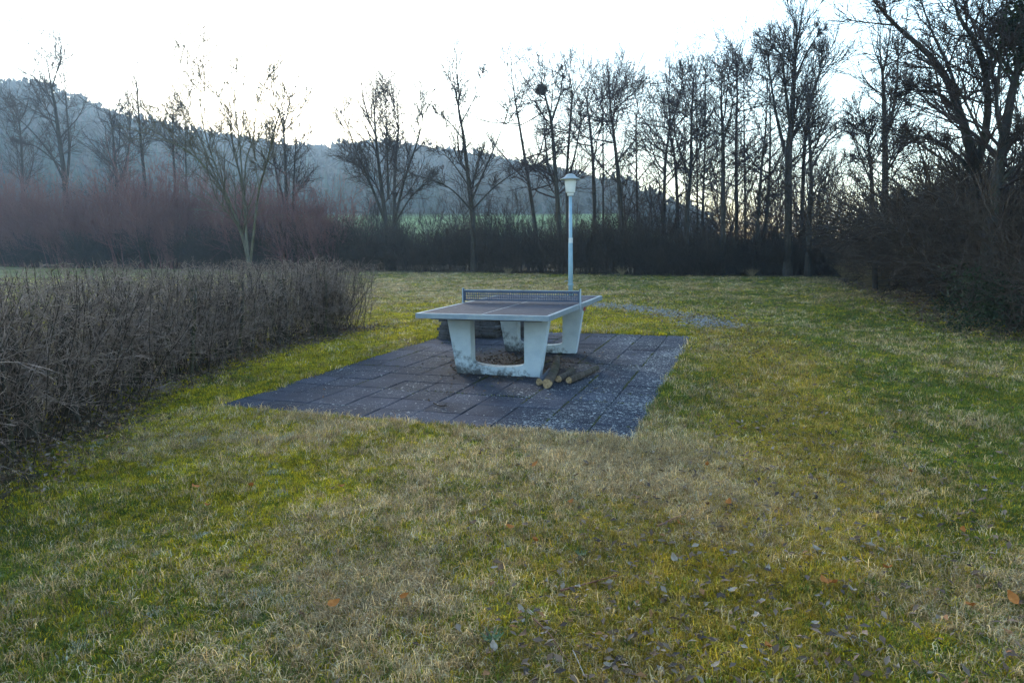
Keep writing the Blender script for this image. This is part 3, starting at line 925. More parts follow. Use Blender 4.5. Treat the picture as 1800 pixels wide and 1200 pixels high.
# tree belt along the far lawn edge
T('bare_tree', (3,), [([(682, 478), (679, 400), (668, 310), (660, 230), (655, 148)], .24, .03), ([(690, 478), (693, 390), (694, 300), (700, 222), (696, 160)], .22, .03),
   ([(679, 395), (650, 320), (625, 262), (603, 200)], .13, .02), ([(693, 390), (712, 312), (735, 245), (746, 190)], .13, .02), ([(680, 400), (668, 340), (640, 300), (600, 270)], .10, .02), ([(686, 410), (720, 350), (760, 310)], .09, .02), ([(683, 350), (680, 260), (678, 160)], .12, .02)],
  'wide twin-stemmed bare tree with a broad rounded crown', seed=11, n1=24, n2=9, n3=3.4, rmin=0.012, ang1=(40, 14), L1=0.36, t1=0.3)
T('bare_tree', (2,), [([(833, 478), (831, 392), (823, 312), (815, 242), (806, 190), (795, 126)], .22, .02), ([(831, 372), (792, 332), (745, 312), (700, 300)], .07, .015), ([(831, 368), (868, 330), (905, 304), (935, 292)], .07, .015),
   ([(830, 350), (858, 285), (880, 232), (896, 186)], .08, .015), ([(826, 330), (790, 280), (760, 260)], .06, .012), ([(818, 250), (790, 215), (768, 198)], .06, .012), ([(812, 215), (835, 170), (850, 130)], .05, .012)],
  'open bare tree with long arching low branches and a thin pointed top', seed=12, n1=18, n2=9, n3=3.4, rmin=0.012, L1=0.34, ang1=(44, 10))
ALD = dict(twig='twig_alder', L1=0.24, n1=22, n2=9, n3=3.0, t1=0.28, ang1=(62, 14), up1=0.08, rmin=0.009, shape=lambda t: 0.8 + 0.35 * np.sin(np.pi * t))
T('bare_tree', (3,), [([(950, 478), (941, 400), (928, 312), (915, 232), (905, 172), (897, 112)], .17, .025)], 'leaning alder tilting over towards the open tree with arching branches', seed=13, **ALD)
nest_tree = T('bare_tree', (2,), [([(987, 478), (982, 385), (976, 300), (969, 215), (957, 165), (948, 128)], .20, .03), ([(978, 330), (964, 292), (958, 240), (954, 190)], .10, .03), ([(969, 215), (985, 165), (990, 120)], .08, .02)],
  'bare alder carrying a dark bird nest near its top', seed=14, **ALD)
T('bare_tree', (3.5,), [([(1001, 478), (997, 360), (997, 293), (1002, 223), (1006, 170), (1000, 128)], .14, .025), ([(999, 320), (1015, 250), (1022, 190)], .09, .02)], 'fine-twigged alder rising right behind the lamp head', seed=15, **ALD)
T('bare_tree', (4,), [([(1048, 478), (1044, 330), (1042, 280), (1037, 220), (1032, 173), (1044, 128)], .15, .025)], 'kinked alder beside the lamp post with a dense twiggy tip', seed=16, **ALD)
T('bare_tree', (6,), [([(1061, 476), (1060, 320), (1060, 213), (1058, 160)], .09, .02)], 'thin young alder squeezed between the kinked and the straight dark alder', seed=17, **ALD)
T('bare_tree', (2.5,), [([(1096, 480), (1092, 390), (1087, 313), (1080, 247), (1073, 190), (1068, 122)], .19, .03)], 'straight dark alder with a long clean trunk and slight lean', seed=18, **ALD)
T('bare_tree', (6,), [([(1122, 478), (1120, 347), (1118, 230), (1123, 150)], .10, .02)], 'pale thin pole alder after the straight dark alder', seed=19, **ALD)
BELT = dict(group='alders along the far lawn edge')
LB = ['slim alder next to the pole alder, splitting in two near its top', 'slim alder bending across its neighbour next to the pole alder',
      'alder parting into three stems like a candelabra', 'thin straight alder close behind the candelabra alder', 'tallest of the thin alders beside the candelabra alder',
      'thicker alder with one short side stem, standing clear of its neighbours', 'straight alder overtopping the thicker alder next to it', 'thin alder between the straight tall alder and the leaning pair',
      'thinner alder of the pair leaning towards the fan-shaped tallest tree', 'stouter alder of the pair leaning towards the fan-shaped tallest tree']
for k, (off, st) in enumerate([
    (3, [([(1166, 480), (1167, 372), (1170, 280), (1178, 208), (1168, 116)], .15, .025), ([(1174, 240), (1195, 170), (1200, 120)], .07, .02)]),
    (4, [([(1193, 480), (1191, 368), (1186, 280), (1176, 224), (1165, 160)], .14, .025)]),
    (2, [([(1205, 482), (1208, 372), (1214, 304), (1216, 200), (1220, 140)], .18, .025), ([(1212, 310), (1190, 250), (1182, 190)], .08, .02), ([(1213, 306), (1232, 250), (1236, 190)], .08, .02)]),
    (5, [([(1227, 480), (1226, 376), (1225, 260), (1222, 110)], .10, .02)]),
    (3, [([(1234, 481), (1235, 376), (1239, 260), (1240, 104)], .11, .02)]),
    (2, [([(1272, 483), (1271, 384), (1271, 248), (1268, 184), (1269, 126)], .18, .025), ([(1271, 250), (1285, 200), (1290, 160)], .07, .02)]),
    (3, [([(1296, 483), (1295, 392), (1294, 240), (1296, 160), (1292, 84)], .15, .025)]),
    (5, [([(1311, 482), (1310, 388), (1308, 224), (1307, 120)], .10, .02)]),
    (2, [([(1327, 484), (1331, 408), (1338, 304), (1346, 224), (1350, 130)], .13, .02)]),
    (3, [([(1341, 484), (1345, 400), (1352, 320), (1354, 232), (1352, 110)], .14, .02)])]):
    T('bare_tree', (off,), st, LB[k], group=BELT['group'], seed=20 + k, **ALD)
T('bare_tree', (1.5,), [([(1384, 486), (1386, 424), (1386, 280), (1392, 208), (1396, 132), (1399, 80), (1400, 26)], .27, .03), ([(1386, 290), (1372, 235), (1362, 188), (1352, 120), (1350, 80)], .12, .02),
   ([(1394, 150), (1416, 98), (1440, 56)], .09, .02), ([(1390, 225), (1380, 150), (1374, 76)], .11, .02), ([(1388, 250), (1418, 190), (1440, 130), (1446, 80)], .10, .02)],
  'tallest bare tree of the belt with a fan-shaped crown', seed=31, n1=26, n2=10, n3=3.6, rmin=0.009, L1=0.28, ang1=(44, 12), t1=0.3)
T('bare_tree', (2.5,), [([(1406, 486), (1408, 432), (1413, 280), (1420, 208), (1440, 132), (1462, 100)], .15, .02)], 'bare tree bending outward beside the tallest fan-shaped tree', seed=32, n1=24, rmin=0.009, L1=0.28)
T('bare_tree', (1.5,), [([(1420, 486), (1422, 412), (1426, 320), (1422, 208), (1425, 140)], .19, .02), ([(1424, 300), (1455, 250), (1490, 225), (1515, 215)], .06, .015), ([(1425, 330), (1465, 305), (1505, 312)], .05, .015)],
  'straight bare tree with long side branches reaching towards the thicket', seed=33, n1=24, rmin=0.009, L1=0.28)
T('bare_tree', 21.0, [([(1556, 500), (1556, 328), (1555, 224), (1552, 140), (1546, 90)], .17, .03), ([(1558, 240), (1573, 178), (1578, 120), (1580, 60)], .08, .02)], 'upright bare tree with a broken stub rising from the thicket', seed=34, n1=26, rmin=0.008, L1=0.3)
T('bare_tree', 20.0, [([(1540, 500), (1533, 330), (1527, 258), (1518, 215)], .10, .02), ([(1531, 320), (1510, 270), (1490, 220)], .04, .012)], 'small bare tree leaning out of the thicket edge', seed=35, n1=20, rmin=0.008, L1=0.3)
# big trees in the right-hand thicket
BIG = dict(bark='bark_grey', n1=22, n2=11, n3=4, rmin=0.0065, L1=0.36, thin=0.6, ang1=(50, 14), wig=0.15)
T('big_bare_tree', 14.0, [([(1706, 540), (1709, 450), (1711, 360), (1716, 296)], .24, .19), ([(1715, 310), (1700, 240), (1684, 190), (1660, 132), (1628, 92), (1580, 50), (1540, 6), (1500, -60)], .15, .025),
   ([(1716, 300), (1736, 205), (1730, 120), (1709, 66), (1682, 20), (1672, -60)], .12, .025), ([(1713, 310), (1680, 272), (1640, 246), (1592, 236)], .08, .015), ([(1695, 222), (1660, 172), (1625, 160), (1590, 166)], .07, .012),
   ([(1690, 205), (1672, 130), (1640, 60), (1610, -20)], .07, .015), ([(1732, 150), (1760, 80), (1770, 0), (1775, -60)], .07, .015)],
  'big spreading bare tree over the thicket with limbs arching out above the lawn', seed=41, **BIG)
rt = T('big_bare_tree', 12.6, [([(1730, 560), (1735, 452), (1748, 345), (1764, 250), (1777, 172), (1798, 84), (1815, 0), (1825, -60)], .20, .04), ([(1760, 280), (1795, 226), (1840, 190)], .08, .02), ([(1764, 250), (1752, 190), (1758, 120), (1766, 40)], .07, .015), ([(1752, 330), (1790, 290), (1850, 270)], .06, .015)],
  'thick leaning trunk draped with ivy beside the big spreading tree', seed=42, **BIG)

# bird nest in the alder fork
def nest():
    g = np.random.default_rng(77)
    d = line_y(ray(982, 478)[0], 2)
    c = D(952, 158, d)
    M = 420
    v = norm(g.normal(size=(M, 3))); p = c + v * g.random((M, 1)) ** 0.7 * np.array([0.26, 0.26, 0.17]) * g.uniform(0.5, 1.15, (M, 1))
    e = norm(np.cross(v, g.normal(size=(M, 3)))) * g.uniform(0.12, 0.3, (M, 1))
    Tb = Tubes(); Tb.add(np.stack([p - e, p + v * 0.03, p + e], 1), np.full((M, 3), 0.009), 3)
    o = link('bird_nest', Tb.mesh('bird_nest', c), MAT['twig_dark']); o.location = c.tolist()
    tag(o, 'dark round bird nest of sticks high in an alder fork', 'bird nest')
nest()

def leaf_cloud(name, centers, n, size, col, seed, parent=None, mat='leaf', spread=0.5):
    """many small bent leaves around given centres"""
    g = np.random.default_rng(seed)
    c = np.asarray(centers)[g.integers(0, len(centers), n)] + g.normal(0, spread, (n, 3))
    a = norm(g.normal(size=(n, 3))); b_ = norm(np.cross(a, g.normal(size=(n, 3)))); s = size * g.uniform(0.6, 1.3, (n, 1))
    nn = np.cross(a, b_)
    V = np.stack([c - a * s, c + b_ * s * 0.6 + nn * s * 0.2, c + a * s, c - b_ * s * 0.6 + nn * s * 0.2], 1).reshape(-1, 3)
    f = np.arange(n * 4).reshape(n, 4)
    tri = np.concatenate([f[:, [0, 1, 2]], f[:, [0, 2, 3]]])
    cc = np.repeat(np.array(col)[None] * g.uniform(0.55, 1.4, (n, 1)), 4, 0)
    return V, tri, cc
cs = [D(x, y, 12.6 + dz) for x, y in ((1788, 40), (1790, 70), (1778, 55), (1800, 20), (1796, 100), (1806, 60)) for dz in (-.3, .2)]
V, tri, cc = leaf_cloud('ivy', cs, 1700, 0.045, (0.022, 0.034, 0.014), 5, spread=0.15)
o = link('ivy', raw_mesh('ivy', V - np.array(rt.location), tri.ravel(), np.arange(len(tri)) * 3, False, cc), MAT['leaf'], rt)
tag(o, 'dark evergreen ivy clump')

# ------------------------------------------------------------------ shrubs (a few shapes, copied)
def shrub_mesh(name, h, w, stems, n2, n3, lean, seed, rmin=0.006, wig=0.10, up=0.05, arch=0.0):
    g = np.random.default_rng(seed)
    M = stems
    a = g.uniform(0, 2 * np.pi, M); rr_ = np.sqrt(g.random(M)) * w * 0.35
    p = np.stack([np.cos(a) * rr_, np.sin(a) * rr_, np.full(M, -0.05)], 1)
    d = norm(np.stack([np.cos(a) * lean * g.uniform(0.2, 1.3, M), np.sin(a) * lean * g.uniform(0.2, 1.3, M), np.ones(M)], 1))
    L = h * g.uniform(0.65, 1.1, M); n = 7
    P = np.empty((M, n + 1, 3)); P[:, 0] = p
    for k in range(n):
        d = norm(d + g.normal(0, wig, (M, 3)) + np.array([0, 0, up - arch * k / n]))
        p = p + d * (L / n)[:, None]; P[:, k + 1] = p
    P[:, 1:, 2] = np.maximum(P[:, 1:, 2], 0.03)
    r_ = (0.012 * L / 2.5)[:, None] * np.linspace(1, 0.3, n + 1)[None] + rmin * 0.5
    Tb = Tubes(); Tb.add(P, r_, 4)
    P2, r2 = sprout(P, r_, n2, 0.12, 1.0, (38, 14), 0.38, 4, wig * 1.4, up, 0.7, 0.4, rmin, g); Tb.add(P2, r2, 3)
    P3, r3 = sprout(P2, r2, n3, 0.1, 1.0, (40, 16), 0.6, 1, wig * 1.6, up, 0.8, 0.5, rmin * 0.8, g); Tb.add(P3, r3, 3)
    return Tb.mesh(name)

def place_shrub(me, mat, name, x, y, s, label, cat, group, g, sz=1.0):
    o = link(name, me, MAT[mat])
    o.location = (float(x), float(y), float(ground_z(np.array([x]), np.array([y]))[0]) - 0.02)
    o.rotation_euler = (0, 0, g.uniform(0, 6.28)); o.scale = (s, s, s * sz)
    tag(o, label, cat, group)
    return o

gs = np.random.default_rng(21)
def near_tree(px):
    for lim, t in ((620, 'between the bushy tree and the twin-stemmed tree'), (760, 'under the wide twin-stemmed tree'), (890, 'under the open tree with arching branches'),
                   (1020, 'under the alder with the bird nest'), (1140, 'under the straight dark alder'), (1260, 'by the candelabra alder'), (1360, 'by the leaning alder pair'), (9999, 'beside the fan-shaped tallest tree')):
        if px < lim: return t
def near_left(px):
    for lim, t in ((160, 'below the broad hillside tree'), (290, 'below the pole-like tree with the spire'), (470, 'behind the pale forked tree'), (9999, 'below the dark bushy tree')):
        if px < lim: return t
red = [shrub_mesh('red_shrub', 5.6, 3.0, 26, 12, 4, 0.26, 60 + k, 0.010, 0.07) for k in range(3)]
dark = [shrub_mesh('thicket_shrub', 2.6, 2.6, 34, 14, 5, 0.55, 70 + k, 0.0075) for k in range(4)]
sap = [shrub_mesh('sapling', 5.0, 1.6, 9, 14, 5, 0.16, 80 + k, 0.008) for k in range(3)]
thick = [shrub_mesh('bramble', 2.9, 3.0, 46, 15, 5, 0.75, 90 + k, 0.0055, 0.16, 0.02, 0.15) for k in range(3)]
# reddish shrubs on the left, in depth
for k in range(46):
    px = -60 + 700 * (k + gs.uniform(-.4, .4)) / 46
    u = (px - 900) / F
    y = line_y(u, gs.uniform(0.5, 9)); x = u * y
    hgt = np.interp(px, [0, 300, 480, 560, 660], [1.3, 1.2, 1.05, 0.9, 0.6]) * gs.uniform(0.55, 1.15)
    place_shrub(red[k % 3], 'twig_red', 'red_twigged_shrub', x, y, hgt, 'tall reddish-brown twiggy shrub ' + near_left(px), 'shrub', 'reddish shrubs beyond the hedge', gs)
# dark thicket along the far lawn edge
for k in range(64):
    px = 560 + 960 * (k + gs.uniform(-.4, .4)) / 64
    u = (px - 900) / F
    y = line_y(u, 0.6 + 2.4 * gs.random() + (k % 3) * 0.8); x = u * y
    s = gs.uniform(0.72, 1.12) * np.interp(px, [560, 700, 1180, 1260, 1520], [1.0, 1.0, 0.95, 0.75, 0.75])
    place_shrub(dark[k % 4], 'twig_dark', 'thicket_shrub', x, y, s, 'low dark tangled shrub ' + near_tree(px), 'shrub', 'dark shrubs along the far lawn edge', gs)
for k in range(44):
    px = 520 + 960 * (k + gs.uniform(-.4, .4)) / 44
    u = (px - 900) / F
    y = line_y(u, gs.uniform(3, 16)); x = u * y
    place_shrub(sap[k % 3], 'twig', 'young_tree', x, y, gs.uniform(0.6, 1.15), 'thin multi-stemmed sapling ' + near_tree(px), 'sapling', 'saplings inside the tree belt', gs)
for k in range(34):
    px = -60 + 660 * (k + gs.uniform(-.4, .4)) / 34
    u = (px - 900) / F
    y = line_y(u, 0.3 + 2.0 * gs.random()); x = u * y
    place_shrub(dark[k % 4], 'twig_dark', 'undergrowth_shrub', x, y, gs.uniform(0.8, 1.2), 'low dark undergrowth in front of reddish shrubs ' + near_left(px), 'shrub', 'undergrowth below the reddish shrubs', gs)
# right-hand thicket
for k in range(30):
    t = (k + gs.uniform(-.3, .3)) / 30
    yy = np.interp(t, [0, 1], [9.9, 27.0])
    xx = np.interp(yy, [8.6, 10.2, 11.4, 16.2, 25.3, 27], [7.9, 7.5, 7.7, 9.6, 12.6, 13.4]) + 1.3 + 0.4 * (yy > 15) + gs.uniform(-.1, 1.6) + (k % 2) * 1.0
    s = np.interp(yy, [9, 11, 14, 26], [0.75, 1.05, 1.45, 1.25]) * gs.uniform(0.62, 1.2)
    place_shrub(thick[k % 3], 'twig_bramble', 'bramble_bush', xx, yy, s, 'dense dark bramble bush ' + ('around the ivy-draped trunk' if yy < 12.5 else 'below the big spreading tree' if yy < 17 else 'around the upright tree with the broken stub' if yy < 22 else 'at the corner beside the brush pile'), 'bush', 'brambles of the thicket beneath the big trees', gs)
# brush piles of cut branches at the lawn edge
brush = shrub_mesh('brush_pile', 1.7, 2.4, 60, 9, 3, 2.2, 120, 0.007, 0.12, -0.02, 0.35)
for (px, py, s, lab) in ((1235, 480, 1.15, 'bluish-grey heap of cut branches under the slim alders'), (1430, 483, 1.0, 'low heap of cut branches at the corner where belt and thicket meet')):
    p = G(px, py)
    o = place_shrub(brush, 'twig_dark', 'brush_pile', p[0], p[1] + 0.8, s, lab, 'brush pile', 'brush piles on the lawn edge', gs, 0.8)

# evergreen bush with small leaves at the near right
V, tri, cc = leaf_cloud('ev', [np.array([gs.normal(0, .5), gs.normal(0, .45), abs(gs.normal(0.45, .28))]) for k in range(70)], 5200, 0.028, (0.020, 0.034, 0.013), 9, spread=0.10)
V[:, 2] = np.abs(V[:, 2])
eb = empty('evergreen_bush', (8.05, 10.9, 0.0))
link('foliage', raw_mesh('foliage', V, tri.ravel(), np.arange(len(tri)) * 3, False, cc), MAT['leaf'], eb)
Tb = Tubes()
P = np.array([[[0, 0, -0.05], [gs.normal(0, .1), gs.normal(0, .1), 0.3], [gs.normal(0, .35), gs.normal(0, .35), 0.75]] for k in range(14)])
Tb.add(P, np.tile([0.012, 0.009, 0.005], (14, 1)), 5)
link('stem', Tb.mesh('stem'), MAT['bark'], eb)
tag(eb, 'low dark evergreen bush at the foot of the ivy-draped trunk', 'bush')

# ------------------------------------------------------------------ clipped hedge
def hedge():
    g = np.random.default_rng(31)
    axis = np.array([(-3.02, 12.35), (-3.5, 11.4), (-4.1, 9.4), (-4.28, 7.0), (-4.08, 5.2), (-3.85, 4.0), (-3.75, 2.6), (-3.75, 1.6)])
    seg = np.linalg.norm(np.diff(axis, axis=0), axis=1); cum = np.concatenate([[0], np.cumsum(seg)])
    def at(s):
        return np.stack([np.interp(s, cum, axis[:, 0]), np.interp(s, cum, axis[:, 1])], -1)
    root = empty('clipped_hedge', (*axis[2], 0))
    o0 = np.array([*axis[2], 0])
    htop = lambda s: np.interp(s, [0, 1, 3, cum[-1]], [1.28, 1.32, 1.36, 1.44])
    # upright stems
    M = 1050
    s = g.random(M) * cum[-1]
    s[:90] = g.random(90) * 0.7
    c = at(s); t2 = norm(at(np.minimum(s + 0.1, cum[-1])) - at(np.maximum(s - 0.1, 0))); nr = np.stack([-t2[:, 1], t2[:, 0]], 1)
    off = g.normal(0, 0.24, M)
    p = np.column_stack([c + nr * off[:, None], np.full(M, -0.04)])
    d = norm(np.column_stack([nr * (off * 0.35)[:, None] + g.normal(0, 0.30, (M, 2)), np.ones(M)]))
    hh = htop(s) * g.uniform(0.86, 1.05, M); n = 6
    P = np.empty((M, n + 1, 3)); P[:, 0] = p
    for k in range(n):
        d = norm(d + g.normal(0, 0.11, (M, 3)) + np.array([0, 0, 0.10])); p = p + d * (hh / n)[:, None]; P[:, k + 1] = p
    r_ = g.uniform(0.003, 0.0065, (M, 1)) * np.linspace(1, 0.5, n + 1)[None]
    st = Tubes(); sh = Tubes(); sh.add(P, r_, 4)
    P2, r2 = sprout(P, r_, 11, 0.15, 1.0, (58, 22), 0.34, 3, 0.24, 0.05, 0.6, 0.55, 0.0028, g, lambda t: 1.1 - 0.55 * t)
    # clipped flat on top
    def clip(Q, rq):
        mid = Q[:, :, 2].max(1)
        s_ = np.interp(Q[:, 0, 1], axis[::-1, 1], cum[::-1])
        lim = htop(s_) + g.normal(0.02, 0.035, len(Q))
        k_ = mid < lim
        Z = Q.copy(); over = Z[:, :, 2] > lim[:, None]
        Z[:, :, 2] = np.where(over, lim[:, None], Z[:, :, 2])
        ok = k_ | (g.random(len(Q)) < 0.25)
        return Q[k_], rq[k_]
    P2, r2 = clip(P2, r2)
    st.add(P2, r2, 3)
    P3, r3 = sprout(P2, r2, 2.6, 0.1, 0.95, (48, 18), 0.5, 1, 0.24, 0.04, 0.75, 0.6, 0.0024, g)
    P3, r3 = clip(P3, r3)
    st.add(P3, r3, 3)
    tw = link('twigs', st.mesh('twigs', o0), MAT['twig_hedge'], root)
    tw['kind'] = 'stuff'
    so = link('shoots', sh.mesh('shoots', o0), MAT['hedge_shoot'], root); so['kind'] = 'stuff'
    # old thick stems cut off below the top, pale cut faces
    for k, (px, py, r0, hgt) in enumerate(((505, 600, 0.075, 1.0), (418, 622, 0.07, 1.02), (398, 626, 0.05, 0.98), (268, 668, 0.06, 0.98), (243, 676, 0.055, 0.95), (130, 730, 0.06, 0.95), (150, 722, 0.04, 1.0), (60, 770, 0.06, 0.92), (585, 585, 0.04, 0.9))):
        b0 = G(px, py); b0 = b0 + np.array([-0.06, 0.03, 0])
        lean = g.normal(0, 0.08, 2)
        pts = resample([b0 + [0, 0, -0.05], b0 + [lean[0] * .3, lean[1] * .3, hgt * 0.45], b0 + [lean[0], lean[1], hgt]], 8)
        q1 = Tubes(); q1.add(pts[None], np.linspace(r0 * 1.2, r0 * 0.75, 8)[None] * (1 + 0.06 * g.normal(size=(1, 8))), 9)
        sx = link('stem', q1.mesh('stem', o0), MAT['stem_hedge'], root)
        e = pts[-1]; dd = norm(pts[-1] - pts[-2]); a_ = norm(np.cross(dd, [0.3, 1, 0.1])); b_ = np.cross(dd, a_)
        th = np.arange(9) * 2 * np.pi / 9
        ring = e + dd * 0.004 + (a_[None] * np.cos(th)[:, None] + b_[None] * np.sin(th)[:, None]) * r0 * 0.76
        link('cut_face', py_mesh('cut_face', ring - o0, [tuple(range(9))]), MAT['cutwood'], sx)
    for k in range(34):
        sv = g.uniform(0.9, 8.2); cc_ = at(np.array([sv]))[0]; t_ = at(np.array([sv + .1]))[0] - cc_; t_ /= np.linalg.norm(t_) + 1e-9
        nrm = np.array([-t_[1], t_[0]])
        b0 = np.array([*(cc_ + nrm * g.uniform(0.05, 0.40)), 0.0]); r0 = g.uniform(.009, .024); ln = g.normal(0, .16, 2); hgt = g.uniform(.75, 1.2)
        pts = resample([b0 + [0, 0, -.05], b0 + [ln[0] * .6, ln[1] * .3, hgt * .5], b0 + [ln[0], ln[1], hgt]], 7)
        q1 = Tubes(); q1.add(pts[None], np.linspace(r0 * 1.2, r0 * .6, 7)[None] * (1 + .08 * g.normal(size=(1, 7))), 7)
        link('stem', q1.mesh('stem', o0, True), MAT['stem_hedge'], root)
    tag(root, 'long leafless clipped hedge of grey-brown twigs bordering the lawn', 'hedge')
hedge()

# ------------------------------------------------------------------ grass blades
def tuft_mesh(name, kind, seed):
    """one clump of blades about 4 cm across; vertex colour carries only the blades' own light/dark variation"""
    g = np.random.default_rng(seed)
    N = {'straw': 13, 'green': 12, 'moss': 16}[kind]
    x, y = g.normal(0, .016, N), g.normal(0, .016, N)
    Hh = {'straw': g.uniform(.018, .052, N), 'green': g.uniform(.014, .040, N), 'moss': g.uniform(.007, .019, N)}[kind]
    lean = {'straw': g.uniform(1.0, 3.6, N), 'green': g.uniform(.25, 1.5, N), 'moss': g.uniform(.2, 1.6, N)}[kind]
    wd = {'straw': g.uniform(.0008, .0017, N), 'green': g.uniform(.0010, .0021, N), 'moss': g.uniform(.0018, .0034, N)}[kind]
    th = g.uniform(0, 6.28, N); dx, dy = np.cos(th), np.sin(th)
    ph = g.uniform(0, 6.28, N); sx, sy = np.cos(ph) * wd, np.sin(ph) * wd
    up = Hh / np.sqrt(1 + lean ** 2); out = up * lean; lift = g.uniform(.004, .016, N) if kind == 'straw' else np.zeros(N)
    curl = g.normal(0, .7, N); z0 = -.005
    mx, my, mz = x + dx * out * .4, y + dy * out * .4, up * .75 + lift
    tx_, ty_, tz = x + dx * out - dy * out * curl, y + dy * out + dx * out * curl, up * np.where(lean > 1.6, .6, 1.0) + lift
    V = np.stack([np.stack([x - sx, y - sy, np.full(N, z0)], 1), np.stack([x + sx, y + sy, np.full(N, z0)], 1), np.stack([mx + sx * .8, my + sy * .8, mz], 1),
                  np.stack([mx - sx * .8, my - sy * .8, mz], 1), np.stack([tx_, ty_, tz], 1)], 1).reshape(-1, 3)
    i1 = np.arange(N)[:, None] * 5
    loops = np.concatenate([(i1 + np.array([0, 1, 2, 3])).ravel(), (i1 + np.array([3, 2, 4])).ravel()])
    starts = np.concatenate([np.arange(N) * 4, N * 4 + np.arange(N) * 3])
    hue = g.normal(0, .10, (N, 1)) * np.array([1, 0.2, -1.0])
    c = np.clip(g.uniform(.45, 1.45, (N, 1)) * (1 + hue), 0.1, 2)
    return raw_mesh(name, V, loops, starts, False, np.repeat(c, 5, 0))

def blade_material():
    m, nt, b = new_mat('grass_tuft')
    a = nt.nodes.new('ShaderNodeAttribute'); a.attribute_name = 'Col'
    p = nt.nodes.new('ShaderNodeAttribute'); p.attribute_name = 'Place'; p.attribute_type = 'INSTANCER'
    col = mixc(nt, 1.0, a.outputs['Color'], p.outputs['Color'], 'MULTIPLY')
    nt.links.new(col, b.inputs['Base Color']); b.inputs['Roughness'].default_value = 0.7
    t = nt.nodes.new('ShaderNodeBsdfTranslucent'); nt.links.new(col, t.inputs['Color'])
    ms = nt.nodes.new('ShaderNodeMixShader'); ms.inputs[0].default_value = 0.35
    nt.links.new(b.outputs[0], ms.inputs[1]); nt.links.new(t.outputs[0], ms.inputs[2])
    nt.links.new(ms.outputs[0], nt.nodes['Material Output'].inputs['Surface'])
    return m
MAT['tuft_blade'] = blade_material()

